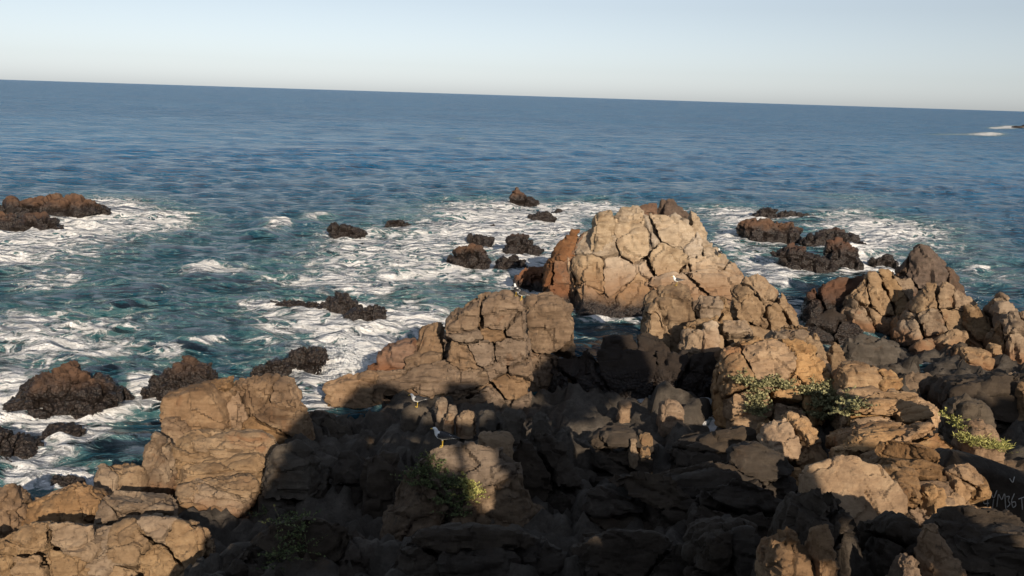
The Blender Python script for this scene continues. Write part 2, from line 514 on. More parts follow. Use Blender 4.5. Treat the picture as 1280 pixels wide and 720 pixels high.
def finish_rocks():
    """carve the blocks that show; those buried inside a rock mass stay plain"""
    V, Fc, own = [], [], []
    o = 0
    for j, J in enumerate(JOBS):
        J['raw'] = []
        for v in J['hulls']:
            b = hull_bm(v); a, f = bm_arrays(b); b.free()
            J['raw'].append((a, f))
            V.append(a); Fc += [[q + o for q in ff] for ff in f]; own += [j] * len(f); o += len(a)
    bvh = BVHTree.FromPolygons([tuple(q) for a in V for q in a], Fc)
    eyes = [Vector(CAM), Vector(CAM + np.array([3.0, 0, 0])), Vector(CAM + np.array([-3.0, 0, 0])), Vector(CAM + np.array([0, 0, 2.0]))]
    for j, J in enumerate(JOBS):
        vis = J['must']
        if not vis:
            a, f = J['raw'][0]
            c = a.mean(0)
            pts = [a[ff].mean(0) for ff in f] + [a[ff[0]] * .5 + a[ff[1]] * .5 for ff in f] + list(a)
            for P in pts:
                P = Vector(c + (P - c) * 0.96)
                for e in eyes:
                    h = bvh.ray_cast(e, (P - e).normalized())
                    if h[2] is not None and own[h[2]] == j: vis = True; break
                if vis: break
        make_block(J, vis)
    print('visible blocks', STATS)

def simple(name, label, px, Y=None, base=None, **k):
    """one rock from its outline; base = pixel where its foot meets the water"""
    hk = {a: k.pop(a) for a in ('tf', 'tb', 'lean', 'fs', 'bs', 'n') if a in k}
    if Y is None:
        Y = at_z(base[0], base[1], 0.0)[1] + hk.get('tf', 1.0)
    return rock(name, label, [dict(px=px, Y=Y, **hk)], **k)


# ------------------------------------------------------------------ sea
FOAM = [  # pixel centre, radii, strength of the white water patches
    (70, 288, 150, 26, .95), (130, 260, 85, 18, .9), (205, 278, 60, 12, .7), (0, 318, 120, 26, .8), (60, 352, 60, 14, .55), (92, 347, 12, 5, .8),
    (262, 336, 26, 5, .85), (285, 342, 26, 6, .8), (250, 340, 30, 4, .6), (40, 415, 90, 26, .72), (15, 480, 50, 45, .7), (110, 440, 70, 16, .55), (60, 445, 60, 14, .6), (168, 482, 22, 22, .95), (200, 500, 30, 10, .6), (95, 556, 70, 14, .75), (30, 595, 50, 18, .75), (130, 590, 40, 12, .4),
    (140, 410, 120, 26, .30), (262, 431, 20, 4, .9), (240, 437, 22, 3, .85), (205, 443, 30, 4, .7), (180, 412, 30, 6, .6), (330, 285, 10, 3, .6), (342, 282, 10, 3, .85), (354, 280, 7, 5, .95), (340, 290, 24, 5, .45), (398, 274, 18, 6, .75), (430, 300, 40, 10, .5),
    (440, 322, 90, 20, .55), (520, 300, 90, 26, .60), (520, 345, 110, 26, .42), (390, 350, 80, 18, .50), (440, 360, 60, 10, .75), (320, 380, 40, 8, .55), (590, 262, 80, 18, .70), (640, 278, 60, 22, .9),
    (735, 262, 70, 13, .95), (700, 292, 40, 26, .95), (600, 295, 60, 18, .85), (655, 330, 40, 26, .75), (560, 345, 50, 18, .45), (470, 405, 90, 22, .8), (390, 400, 70, 18, .75), (330, 415, 40, 20, .5),
    (445, 440, 52, 36, 1.0), (420, 470, 40, 30, .9), (395, 495, 26, 24, .75), (540, 395, 60, 20, .5), (360, 435, 40, 10, .5),
    (925, 272, 45, 16, .95), (905, 300, 25, 20, .9), (965, 345, 48, 18, .95), (945, 320, 40, 25, .7), (1055, 268, 60, 14, .6), (1030, 282, 60, 6, .7), (1100, 295, 50, 22, .85), (1060, 318, 30, 14, .85), (1090, 330, 40, 12, .8),
    (1150, 290, 70, 14, .6), (1190, 315, 60, 12, .45), (1215, 335, 24, 5, .85), (1250, 345, 60, 22, .45), (1060, 245, 70, 6, .35), (1095, 278, 25, 4, .8), (1235, 168, 22, 2.4, 1.3), (1262, 159, 14, 2.2, 1.2), (1245, 160, 12, 1.5, 1.0), (1190, 168, 40, 1.0, .6),
    (575, 173, 12, .8, .55), (805, 398, 22, 10, .8), (760, 402, 40, 5, .5), (770, 425, 40, 12, .35), (590, 330, 150, 70, .22), (150, 400, 260, 130, .22), (460, 350, 220, 100, .22), (1120, 310, 160, 50, .25), (90, 610, 60, 14, .5), (880, 262, 60, 10, .55),
]
WAVES = [(345, 281, 24, 7, .9), (270, 338, 50, 12, .55), (245, 436, 48, 9, .5), (400, 274, 26, 7, .6), (140, 345, 90, 14, .35), (830, 245, 130, 10, .7), (1235, 168, 24, 2, 1.2), (330, 290, 40, 12, .4), (210, 355, 110, 16, .5), (1190, 205, 140, 8, .5)]
def build_sea():
    na = 430
    rad = np.concatenate([np.geomspace(15.0, 190.0, 400), np.geomspace(190.0, 1500.0, 130)[1:], np.geomspace(1500, 40000, 24)[1:]])
    ang = np.concatenate([np.linspace(-100, -38, 41)[:-1], np.linspace(-38, 38, na), np.linspace(38, 100, 41)[1:]])
    ang = np.radians(ang)
    na = len(ang); nr = len(rad)
    X = (rad[:, None] * np.sin(ang)[None]).ravel(); Yy = (rad[:, None] * np.cos(ang)[None]).ravel()
    r = np.repeat(rad, na)
    rng = np.random.default_rng(5)
    Z = np.zeros_like(X); dX = np.zeros_like(X); dY = np.zeros_like(X)
    step = r * 0.0064
    for i in range(64):
        lam = 0.8 * (48 / 0.8) ** rng.random()
        th = rng.normal(R(-88), 0.55)              # towards the shore
        kx, ky = math.cos(th) * 2 * math.pi / lam, math.sin(th) * 2 * math.pi / lam
        a = 0.0105 * lam ** 0.55 * (0.6 + 0.8 * rng.random())
        a *= 1.4 if lam < 8 else (0.65 if lam < 16 else 0.32)
        ph = rng.random() * 6.28
        fade = np.clip((lam / (step * 3.0)) - 0.6, 0, 1)
        arg = kx * X + ky * Yy + ph
        s, c = np.sin(arg), np.cos(arg)
        Z += a * fade * c
        q = 0.75
        dX -= q * a * fade * s * math.cos(th); dY -= q * a * fade * s * math.sin(th)
    P = np.stack([X, Yy, np.zeros_like(X)], 1)
    px, py = project(P)
    vis = (P @ fwd) > 5
    mask = np.zeros_like(X)
    inv = np.ones_like(X)
    wob = P.copy(); 
    n1 = vnoise(P * 0.35, 3); n2 = vnoise(P * 0.35 + 50, 4)
    pw = np.clip(F * CAMZ / (r * r), 0, 6)
    qx = px + n1 * F / r * 0.9; qy = py + n2 * pw * 1.6
    for cx, cy, rx, ry, s in FOAM:
        d = ((qx - cx) / rx) ** 2 + ((qy - cy) / ry) ** 2
        inv *= 1 - np.minimum(s * np.exp(-d * 1.2), 1.0)
    # white water washing round the foot of every rock
    ft = [j['raw_pts'] for j in JOBS_FEET]
    if ft:
        ft = np.concatenate(ft)
        nearv = np.flatnonzero((r < 115) & (np.abs(X) < r * 0.8))
        dm = np.full(len(nearv), 1e9)
        for q in ft: dm = np.minimum(dm, (X[nearv] - q[0]) ** 2 + (Yy[nearv] - q[1]) ** 2)
        dm = np.sqrt(dm)
        inv[nearv] *= 1 - 0.78 * np.exp(-(np.maximum(dm - 0.25, 0) / 0.95) ** 2) * np.clip(0.75 + 0.6 * n1[nearv], 0.2, 1)
    mask = np.where(vis, 1 - inv, 0.12)
    for cx, cy, rx, ry, h in WAVES:
        d = ((qx - cx) / rx) ** 2 + ((qy - cy) / ry) ** 2
        Z += np.where(vis, h * 0.55 * np.exp(-d * 2), 0)
    nz = fbm(np.stack([X, Yy, np.zeros_like(X)], 1) * 1.3, 3, 9)
    Z += mask * (0.07 * nz + 0.04) + mask ** 3 * 0.30 * np.abs(fbm(np.stack([X, Yy, np.zeros_like(X)], 1) * 0.8, 3, 19))
    Z *= np.clip(2600 / r, 0, 1) ** 0.5
    V = np.stack([X + dX, Yy + dY, Z], 1)
    idx = np.arange(nr * na).reshape(nr, na)
    q = np.stack([idx[:-1, :-1], idx[:-1, 1:], idx[1:, 1:], idx[1:, :-1]], -1).reshape(-1, 4)[:, ::-1]
    me = mesh_from('sea', V, q.ravel().astype(np.int32), (np.arange(len(q)) * 4).astype(np.int32), np.full(len(q), 4, np.int32), None)
    at = me.attributes.new('foam', 'FLOAT', 'POINT'); at.data.foreach_set('value', mask.astype(np.float32))
    o = new_obj('sea', me); tag(o, kind='structure')
    k = NT('sea_water')
    geo = k.node('ShaderNodeNewGeometry'); pos = geo.outputs['Position']
    av = k.node('ShaderNodeAttribute', attribute_name='foam'); fm = av.outputs['Fac']
    flat = k.node('ShaderNodeMapping'); flat.inputs['Scale'].default_value = (1, 1, 0.0); k.lk(pos, flat.inputs['Vector'])
    pw_ = flat.outputs[0]
    # warped coordinates so that the lace of foam streams
    wn_ = k.node('ShaderNodeTexNoise'); wn_.inputs['Scale'].default_value = 0.55; wn_.inputs['Detail'].default_value = 5; k.lk(pw_, wn_.inputs['Vector'])
    add = k.node('ShaderNodeVectorMath', operation='MULTIPLY_ADD'); k.lk(wn_.outputs['Color'], add.inputs[0]); add.inputs[1].default_value = (2.2, 2.2, 0); k.lk(pw_, add.inputs[2])
    wp = add.outputs[0]
    def lace(sc):
        v = k.node('ShaderNodeTexVoronoi', feature='DISTANCE_TO_EDGE'); v.inputs['Scale'].default_value = sc; k.lk(wp, v.inputs['Vector'])
        return k.maprange(v.outputs['Distance'], 0.0, 0.28, 1.0, 0.0)
    la = k.math('MAXIMUM', lace(0.55), k.math('MULTIPLY', lace(1.6), 0.85))
    cl = k.noise(wp, 0.9, 8, 0.68)
    pat = k.math('ADD', k.math('MULTIPLY', la, 0.27), k.math('MULTIPLY', cl, 1.0))
    th = k.maprange(fm, 0.0, 1.0, 1.04, 0.40, False)
    foam = k.maprange(k.math('SUBTRACT', pat, th), -0.02, 0.15)
    thin = k.maprange(k.math('SUBTRACT', pat, th), -0.30, 0.10)
    ln = k.node('ShaderNodeVectorMath', operation='LENGTH'); k.lk(pw_, ln.inputs[0])
    deep = k.mix(k.maprange(k.noise(pw_, 0.012, 3, 0.5), 0.35, 0.65), (0.006, 0.098, 0.235), (0.008, 0.122, 0.275))
    deep = k.mix(k.maprange(ln.outputs['Value'], 45.0, 190.0), (0.007, 0.048, 0.080), deep)          # shoal water near the rocks
    green = (0.012, 0.085, 0.092)
    col = k.mix(k.math('MULTIPLY', k.maprange(fm, 0.05, 0.6), 0.75), deep, green)
    col = k.mix(k.math('MULTIPLY', thin, 0.5), col, (0.17, 0.29, 0.30))
    white = k.mix(k.maprange(k.noise(wp, 3.0, 5, 0.7), 0.35, 0.65), (0.80, 0.82, 0.83), (0.97, 0.97, 0.97))
    col = k.mix(foam, col, white)
    k.lk(col, k.b.inputs['Base Color'])
    rough = k.maprange(ln.outputs['Value'], 40.0, 420.0, 0.12, 0.27, False)      # unresolved chop offshore
    ms_ = k.node('ShaderNodeMapping'); ms_.inputs['Scale'].default_value = (0.05, 0.22, 0); ms_.inputs['Rotation'].default_value = (0, 0, 0.1); k.lk(pos, ms_.inputs['Vector'])
    gust = k.math('SUBTRACT', k.noise(ms_.outputs[0], 1.0, 8, 0.75, 0.2), 0.5)          # wind ruffles the surface unevenly
    rough = k.math('ADD', rough, k.math('MULTIPLY', gust, k.maprange(ln.outputs['Value'], 40.0, 300.0, 0.10, 0.55, False)), None, False)
    rough = k.math('MAXIMUM', rough, 0.06)
    k.lk(k.math('MAXIMUM', rough, k.math('MULTIPLY', foam, 0.85)), k.b.inputs['Roughness'])
    k.b.inputs['IOR'].default_value = 1.333
    k.lk(k.maprange(ln.outputs['Value'], 60.0, 260.0, 0.5, 0.20, False), k.b.inputs['Specular IOR Level'])
    # ripples
    mp = k.node('ShaderNodeMapping'); mp.inputs['Scale'].default_value = (0.75, 1.25, 0); mp.inputs['Rotation'].default_value = (0, 0, 0.25); k.lk(pos, mp.inputs['Vector'])
    h1 = k.noise(mp.outputs[0], 0.55, 6, 0.62, 0.2)
    h2 = k.noise(mp.outputs[0], 2.6, 5, 0.6, 0.3)
    h3 = k.noise(mp.outputs[0], 0.09, 4, 0.6)
    h = k.math('ADD', k.math('MULTIPLY', h1, 1.0), k.math('MULTIPLY', h2, 0.42))
    h = k.math('ADD', h, k.math('MULTIPLY', h3, 0.7))
    mf = k.node('ShaderNodeMapping'); mf.inputs['Scale'].default_value = (0.26, 0.62, 0); mf.inputs['Rotation'].default_value = (0, 0, -0.12); k.lk(pos, mf.inputs['Vector'])
    h = k.math('ADD', h, k.math('MULTIPLY', k.noise(mf.outputs[0], 0.55, 5, 0.7, 0.3), 3.0))
    h = k.math('ADD', h, k.math('MULTIPLY', k.noise(mf.outputs[0], 0.12, 5, 0.75, 0.3), 22.0))
    nb = k.bump(h, 1.0, 0.85)
    fb = k.math('MULTIPLY', foam, k.math('ADD', k.noise(wp, 2.5, 6, 0.75), 0.3))
    nb = k.bump(fb, 0.7, 0.25, nb)
    k.lk(nb, k.b.inputs['Normal'])
    me.materials.append(k.m)
    return o

# ------------------------------------------------------------------ land under the rocks
CTRL = np.array([
    (-14, 14, .8), (-10, 17, 1.2), (-8, 20, 1.3), (-12, 22, -1.2), (-9, 25, 0.0), (-6.3, 30.5, 0.6), (-8.6, 30, -1.0), (-16, 18, -1.2), (-4, 13, 3.6), (-4, 16, 2.9), (-4, 21, 1.6), (-3, 27, 1.7), (-4, 30, 0.9), (-3, 32, 0.8), (-6, 27, 1.2), (-7.5, 33, -1.0), (-3, 36, -1.5), (-9, 12, 2.6), (-14, 10, 2.4),
    (0, 9, 5.2), (0, 14, 4.2), (0, 18, 2.6), (0, 24, 2.2), (2, 30, 0.9), (1, 33, 0.8), (5, 33, 0.9), (2, 37, -1.2), (6, 38, -0.8), (5, 28, 1.0), (5, 24, 1.6), (5, 16, 3.2), (5, 12, 4.6),
    (9, 30, 0.3), (9, 24, 1.6), (9, 17, 3.1), (9, 12, 4.8), (13, 26, 2.1), (13, 32, 1.0), (15, 35, 1.0), (14, 38, .5), (17, 39, .6), (12.5, 20, 3.3), (12, 14, 4.7), (9, 9, 5.8), (16, 21, 3.7), (14, 18, 4.1), (18, 26, 2.9), (19, 33, 1.2), (20, 40, 0.8), (18.5, 41, 0.9), (25, 30, 3.2), (26, 20, 5.5),
    (11, 40, -1.6), (16, 43, 0.4), (22, 46, 0.0), (30, 38, 2.0), (30, 50, -1.4), (0, 45, -2.5), (10, 50, -2.5), (-8, 40, -3), (-20, 25, -3), (-20, 12, 0.5), (20, 55, -3), (40, 45, 0), (40, 25, 5), (40, 60, -4), (-25, 35, -4), (0, 60, -4), (-30, 15, -2),
    (0, 4, 7.4), (-8, 5, 4.6), (8, 5, 7.4), (20, 8, 8), (-20, 4, 5), (30, 8, 9), (0, -2, 8.2), (-12, -3, 6.0), (12, -3, 9.4), (30, -4, 11), (-30, -2, 6)])
def land_z(X, Y):
    d2 = (X[:, None] - CTRL[None, :, 0]) ** 2 + (Y[:, None] - CTRL[None, :, 1]) ** 2
    w = 1 / (d2 + 0.6) ** 2.0
    return (w * CTRL[None, :, 2]).sum(1) / w.sum(1)
def build_land():
    ys = np.concatenate([np.linspace(-4, 6, 30)[:-1], np.geomspace(6, 56, 260)])
    xs = np.linspace(-1, 1, 300)
    G = np.array([[x, y] for y in ys for x in xs], np.float64)
    half = np.clip(G[:, 1] * 0.62 + 8, 10, 36)
    X = G[:, 0] * half + 3.0; Y = G[:, 1]
    Z = np.zeros(len(X))
    for a in range(0, len(X), 20000):
        Z[a:a + 20000] = land_z(X[a:a + 20000], Y[a:a + 20000])
    P = np.stack([X, Y, Z], 1)
    A = np.diag([1, 0.8, 1.6]) @ rotm(0.15, -0.2, 0.4)
    w = np.stack([fbm(P * 0.8, 3, 61), fbm(P * 0.8 + 9, 3, 62), fbm(P * 0.8 + 19, 3, 63)], 1)
    # soil track on the right stays smooth
    tr = np.exp(-(((X - 12.6) - (Y - 19) * 0.15) / 1.8) ** 2 - ((Y - 19.5) / 2.6) ** 2)
    dz = np.zeros(len(X))
    for lv, (L, a) in enumerate(((2.2, .60), (0.9, .42), (0.38, .22))):
        i, c, e = voro((P @ A.T + w * L * 0.2) / L, 400 + lv)
        t = -(c[:, 0] * (np.modf(i * 17.1)[0] - .5) + c[:, 1] * (np.modf(i * 41.7)[0] - .5))
        dz += a * ((i - .5) + 1.4 * t) - 0.5 * a * np.exp(-(e * L / 0.06) ** 2)
    dz += 0.08 * fbm(P * 2.2, 4, 66)
    Z = Z + dz * (1 - 0.93 * np.clip(tr * 1.4, 0, 1)) - 0.25
    V = np.stack([X, Y, Z], 1)
    ny, nx = len(ys), len(xs)
    idx = np.arange(ny * nx).reshape(ny, nx)
    q = np.stack([idx[:-1, :-1], idx[:-1, 1:], idx[1:, 1:], idx[1:, :-1]], -1).reshape(-1, 4)
    L_, S_, T_ = q.ravel().astype(np.int32), (np.arange(len(q)) * 4).astype(np.int32), np.full(len(q), 4, np.int32)
    register(V, L_, S_, T_)
    me = mesh_from('ground', V, L_, S_, T_, M['grey'])
    # soil
    k = NT('soil')
    geo = k.node('ShaderNodeNewGeometry'); pos = geo.outputs['Position']
    n1 = k.noise(pos, 2.2, 8, 0.7); n2 = k.noise(pos, 18, 6, 0.7)
    c = k.ramp(n1, [(0.3, (0.11, 0.065, 0.035)), (0.5, (0.185, 0.115, 0.062)), (0.7, (0.25, 0.17, 0.10))])
    c = k.mix(k.maprange(n2, 0.5, 0.72, 0, 0.5), c, (0.33, 0.25, 0.17))
    k.lk(c, k.b.inputs['Base Color']); k.b.inputs['Roughness'].default_value = 0.95
    k.lk(k.bump(k.math('ADD', n1, n2), 0.6, 0.06), k.b.inputs['Normal'])
    me.materials.append(k.m)
    mi = (tr[q].mean(1) > 0.30).astype(np.int32)
    me.polygons.foreach_set('material_index', mi)
    o = new_obj('ground', me); tag(o, kind='structure')
build_land()
print('land', time.time() - T0)

# ------------------------------------------------------------------ unseen wall added behind the viewpoint, shaped to throw the foreground into shade
CASTER_Y = -5.0
CASTER_CREST = [(-60, 7), (-20, 7.5), (-4, 8.2), (0, 9.2), (1.6, 10.2), (2.4, 11.6), (3.3, 12.3), (4.0, 13.8), (5.0, 14.9), (6.9, 15.0), (8.0, 16.3), (8.8, 16.6), (9.6, 16.1), (10.8, 15.8), (11.4, 16.5), (12.6, 16.6), (12.9, 15.8), (13.1, 11.6), (14.3, 11.6), (15.2, 11.9), (15.8, 11.4), (16.5, 11.8), (17.7, 11.9), (18.1, 14.2), (19.7, 14.3), (20.0, 12.0), (22, 12.2), (25.3, 12.5), (25.6, 15.9), (32, 16.6), (60, 16.6)]  # top edge set backwards from the shadow edges wanted on the rocks
CASTER_GAPS = [(8.5, 13.2, .5, .9), (7.6, 13.7, .3, .45), (9.7, 15.15, 1.25, .46), (8.9, 12.5, .4, .4), (10.3, 12.6, .3, .45), (11.0, 12.2, .2, .3)]  # holes cut to let sun patches through the added wall
def build_caster():
    d = 0.2
    xs = np.arange(-30, 55, d); zs = np.arange(5.0, 20.0, d)
    XX, ZZ = np.meshgrid(xs, zs, indexing='ij')
    cz = np.interp(XX, [c[0] for c in CASTER_CREST], [c[1] for c in CASTER_CREST]) + 0.12 * vnoise(np.stack([XX.ravel() * 1.7, ZZ.ravel() * 0, ZZ.ravel() * 0], 1), 5).reshape(XX.shape)
    solid = ZZ < cz
    for gx, gz, rx, rz in CASTER_GAPS:
        solid &= ((XX - gx) / rx) ** 2 + ((ZZ - gz) / rz) ** 2 > 1
    # arm added to the right of the wall to shade the middle channel
    solid |= (XX > 12.6) & (XX < 15.6) & (ZZ > 14.9) & (ZZ < 15.7)
    solid |= (XX > 15.3) & (XX < 20.0) & (ZZ > np.interp(XX, [15.3, 20], [15.0, 16.6])) & (ZZ < np.interp(XX, [15.3, 16.5, 20], [17.0, 18.2, 19.4]))
    nx, nz = XX.shape
    idx = -np.ones((nx + 1, nz + 1, 2), int); V = []; faces = []
    off = (0.8 * math.tan(math.pi - SUN_AZ), -0.8, 0.8 * math.tan(SUN_EL) / math.cos(math.pi - SUN_AZ))
    def vid(i, j, b):
        if idx[i, j, b] < 0:
            idx[i, j, b] = len(V)
            x, z = xs[0] + (i - .5) * d, zs[0] + (j - .5) * d
            V.append((x + off[0] * b, CASTER_Y + off[1] * b, z + off[2] * b))
        return idx[i, j, b]
    for i, j in np.argwhere(solid):
        faces.append((vid(i, j, 0), vid(i, j + 1, 0), vid(i + 1, j + 1, 0), vid(i + 1, j, 0)))
        faces.append((vid(i, j, 1), vid(i + 1, j, 1), vid(i + 1, j + 1, 1), vid(i, j + 1, 1)))
        for di, dj, a, b in ((-1, 0, (i, j), (i, j + 1)), (1, 0, (i + 1, j + 1), (i + 1, j)), (0, -1, (i + 1, j), (i, j)), (0, 1, (i, j + 1), (i + 1, j + 1))):
            ii, jj = i + di, j + dj
            if not (0 <= ii < nx and 0 <= jj < nz) or not solid[ii, jj]:
                faces.append((vid(*a, 0), vid(*a, 1), vid(*b, 1), vid(*b, 0)))
    V = np.array(V)
    V += 0.10 * np.stack([vnoise(V * 2.1, 1), 2.5 * vnoise(V * 0.9, 2), vnoise(V * 2.1, 3)], 1)
    me = bpy.data.meshes.new('shade_caster'); me.from_pydata(V.tolist(), [], faces); me.update(); me.materials.append(M['shade'])
    o = new_obj('shade_caster', me); tag(o, kind='structure')  # added out of view for the shade it casts
build_caster()
print('shade_caster', time.time() - T0)

# ------------------------------------------------------------------ rocks out in the surf
GS = 'dark rocks standing in the surf'
def surf(label, px, base, seed, mat='mussel', tf=1.0, tb=1.2, **k):
    k.setdefault('sc', None)
    return simple('sea_rock', label, px, base=base, seed=seed, mat=mat, tf=tf, tb=tb, cat='rock', group=GS, vox=k.pop('vox', 1.9), lump=k.pop('lump', 0.05), amp=k.pop('amp', 2.6), **k)
rock('sea_rock', 'long rust-brown rock with black mussel base at the far left edge of the surf', [
    dict(px=[(-30, 262), (-10, 250), (20, 246), (45, 243), (75, 242), (100, 242), (112, 248), (140, 262), (110, 270), (-30, 275)], Y=at_z(60, 275, 0)[1] + 3, tf=2.5, tb=3),
    dict(px=[(-30, 268), (10, 262), (50, 266), (72, 274), (80, 290), (55, 293), (20, 288), (-30, 280)], Y=at_z(40, 291, 0)[1] + 1.5, tf=1.5, tb=3)],
    cat='rock', group=GS, mat='stack', seed=11, lump=.05, amp=2.4, sc=2.4)
surf('tiny black rock in the foam right of the long rust-brown rock', [(153, 261), (156, 256), (162, 257), (165, 260), (163, 262)], (158, 261), 12, tf=.4, tb=.4)
surf('black rock beside the small breaking wave, left of centre', [(408, 285), (412, 278), (425, 277), (440, 280), (452, 285), (460, 291), (452, 297), (420, 297), (411, 293)], (435, 298), 13, tf=1.0)
surf('small flat black rock behind the teal water, right of the breaking wave', [(477, 283), (483, 275), (495, 272), (510, 274), (516, 279), (505, 286), (480, 286)], (495, 286), 14, tf=.8)
surf('brown pyramid-shaped rock farthest out in the central foam', [(629, 254), (637, 240), (643, 233), (648, 235), (655, 242), (668, 248), (676, 254), (665, 258), (640, 258)], (650, 258), 15, mat='stack', tf=1.2, sc=1.5)
surf('low black hump just in front of the brown pyramid rock', [(659, 272), (664, 265), (675, 262), (688, 265), (698, 273), (696, 278), (675, 279), (662, 277)], (680, 279), 16, tf=1)
surf('flat black sliver of rock right of the low black hump', [(688, 265), (695, 261), (708, 260), (720, 266), (712, 268), (695, 268)], (705, 268), 17, tf=.6, tb=.6)
surf('thin black reef awash in foam left of the low black hump', [(604, 284), (615, 280), (628, 280), (634, 283), (625, 286), (608, 286)], (618, 286), 18, tf=.5, tb=.6)
surf('round black boulder behind the brown-capped boulder in the central foam', [(581, 298), (586, 291), (600, 290), (613, 293), (620, 301), (616, 307), (592, 308)], (600, 309), 19, tf=.8)
surf('brown-capped black boulder in front of the other central surf boulders', [(557, 322), (563, 313), (575, 308), (590, 304), (600, 306), (608, 318), (615, 327), (606, 334), (580, 335), (562, 331)], (585, 336), 20, mat='stack', tf=1.0, sc=1.1)
surf('large black boulder nearest the left flank of the big pale rock', [(629, 309), (632, 296), (645, 290), (658, 292), (670, 303), (679, 313), (672, 319), (645, 319), (632, 315)], (655, 320), 21, tf=1.0)
surf('small black stone wedged between the central surf boulders', [(623, 316), (627, 311), (634, 311), (638, 316), (632, 319)], (631, 319), 22, tf=.4, tb=.4)
surf('black lumpy boulder between the brown-capped boulder and the big pale rock', [(616, 335), (622, 324), (635, 318), (648, 319), (657, 328), (662, 333), (650, 340), (625, 340)], (638, 341), 23, tf=.9)
surf('dark red-brown rock touching the lower left foot of the big pale rock', [(638, 360), (645, 345), (655, 335), (668, 331), (682, 333), (690, 345), (690, 364), (660, 366)], (662, 366), 24, mat='rust', tf=1.0, sc=1.0)
surf('long low black reef in the foam, left of the two-lobed black reef', [(316, 385), (330, 377), (355, 372), (380, 374), (402, 378), (395, 386), (340, 388)], (360, 388), 251, tf=.8, tb=.9)
rock('sea_rock', 'two-lobed black reef in the foam left of the mid-shore cliff', [
    dict(px=[(392, 390), (402, 376), (418, 366), (430, 365), (445, 372), (455, 384), (448, 394), (400, 395)], Y=at_z(425, 395, 0)[1] + 1, tf=1, tb=1.2),
    dict(px=[(425, 392), (448, 382), (470, 380), (486, 387), (480, 400), (462, 406), (445, 402)], Y=at_z(462, 406, 0)[1] + .9, tf=.9, tb=1)],
    cat='rock', group=GS, mat='mussel', seed=25, lump=.05, amp=2.4, sc=0.8, vox=1.9)
surf('rounded black boulder in churning spray behind the left ledge', [(354, 448), (360, 434), (375, 428), (395, 428), (410, 434), (414, 448), (402, 462), (372, 465)], (385, 466), 26, tf=.9)
surf('low black rock behind the top of the left block, beside the rounded boulder', [(312, 466), (322, 455), (345, 450), (362, 454), (368, 466), (360, 476), (320, 476)], (340, 476), 27, tf=.8)
rock('sea_rock', 'large red-brown and black mussel-covered rock in the lower left surf', [
    dict(px=[(8, 505), (28, 480), (45, 472), (70, 464), (88, 456), (92, 453), (103, 462), (122, 470), (140, 482), (150, 497), (140, 515), (110, 530), (70, 525), (30, 513)], Y=at_z(80, 528, 0)[1] + 1.7, tf=1.7, tb=2, lean=.7),
    dict(px=[(82, 470), (87, 455), (93, 452), (108, 470), (112, 490), (90, 490)], Y=at_z(80, 528, 0)[1] + 1.6, tf=.9, tb=.8)],
    cat='rock', group=GS, mat='stack', seed=28, lump=.05, amp=2.4, sc=1.1, vox=1.9)
surf('small black stones trailing off the right end of the red-brown mussel rock', [(146, 492), (152, 482), (158, 481), (162, 490), (168, 497), (158, 499)], (157, 499), 29, tf=.3, tb=.3)
rock('sea_rock', 'black rock with red-brown blocky crest behind the left block', [
    dict(px=[(177, 495), (183, 478), (192, 468), (210, 460), (225, 455), (240, 460), (245, 490), (225, 503), (195, 503)], Y=at_z(205, 504, 0)[1] + 1.2, tf=1.2, tb=1.3),
    dict(px=[(225, 480), (228, 452), (233, 445), (245, 450), (262, 455), (272, 467), (270, 490), (235, 492)], Y=at_z(205, 504, 0)[1] + 1.8, tf=1, tb=1.2)],
    cat='rock', group=GS, mat='stack', seed=30, lump=.05, amp=2.4, sc=0.7, vox=1.9)
surf('flat black reef awash in front of the large red-brown mussel rock', [(45, 545), (55, 534), (80, 530), (105, 534), (108, 543), (85, 551), (55, 551)], (75, 552), 31, tf=.6, tb=.7)
surf('black rock cut by the left edge of the picture, low in the surf', [(-40, 560), (-20, 535), (5, 531), (18, 540), (32, 560), (50, 572), (35, 585), (0, 592), (-40, 592)], (10, 592), 32, tf=1.1, tb=1.2)
surf('dark reef just under the water in the bottom left inlet', [(58, 606), (70, 598), (90, 595), (106, 600), (105, 610), (80, 614), (62, 613)], (85, 614), 33, tf=.5, tb=.5)
rock('sea_rock', 'reddish-topped black reef right of the big pale rock', [
    dict(px=[(916, 284), (924, 275), (945, 272), (968, 275), (990, 278), (1006, 288), (995, 298), (965, 302), (930, 296)], Y=at_z(960, 302, 0)[1] + 1.6, tf=1.6, tb=1.8)],
    cat='rock', group=GS, mat='stack', seed=34, lump=.05, amp=2.4, sc=1.0, vox=1.9)
rock('sea_rock', 'long thin black reef farthest out on the right', [
    dict(px=[(936, 268), (945, 261), (960, 259), (975, 261), (970, 272), (945, 273)], Y=at_z(955, 274, 0)[1] + 1.2, tf=1, tb=1.2),
    dict(px=[(965, 270), (980, 262), (1000, 264), (1022, 269), (1010, 272), (975, 273)], Y=at_z(990, 273, 0)[1] + 1.0, tf=1, tb=1)],
    cat='rock', group=GS, mat='mussel', seed=35, lump=.05, amp=2.4, sc=1.0, vox=1.9)
surf('wide black mussel hump behind the branching reef on the right', [(996, 302), (1008, 293), (1030, 286), (1045, 284), (1065, 290), (1085, 303), (1070, 309), (1020, 308)], (1035, 309), 136, tf=1.4, tb=1.5, sc=1.0)
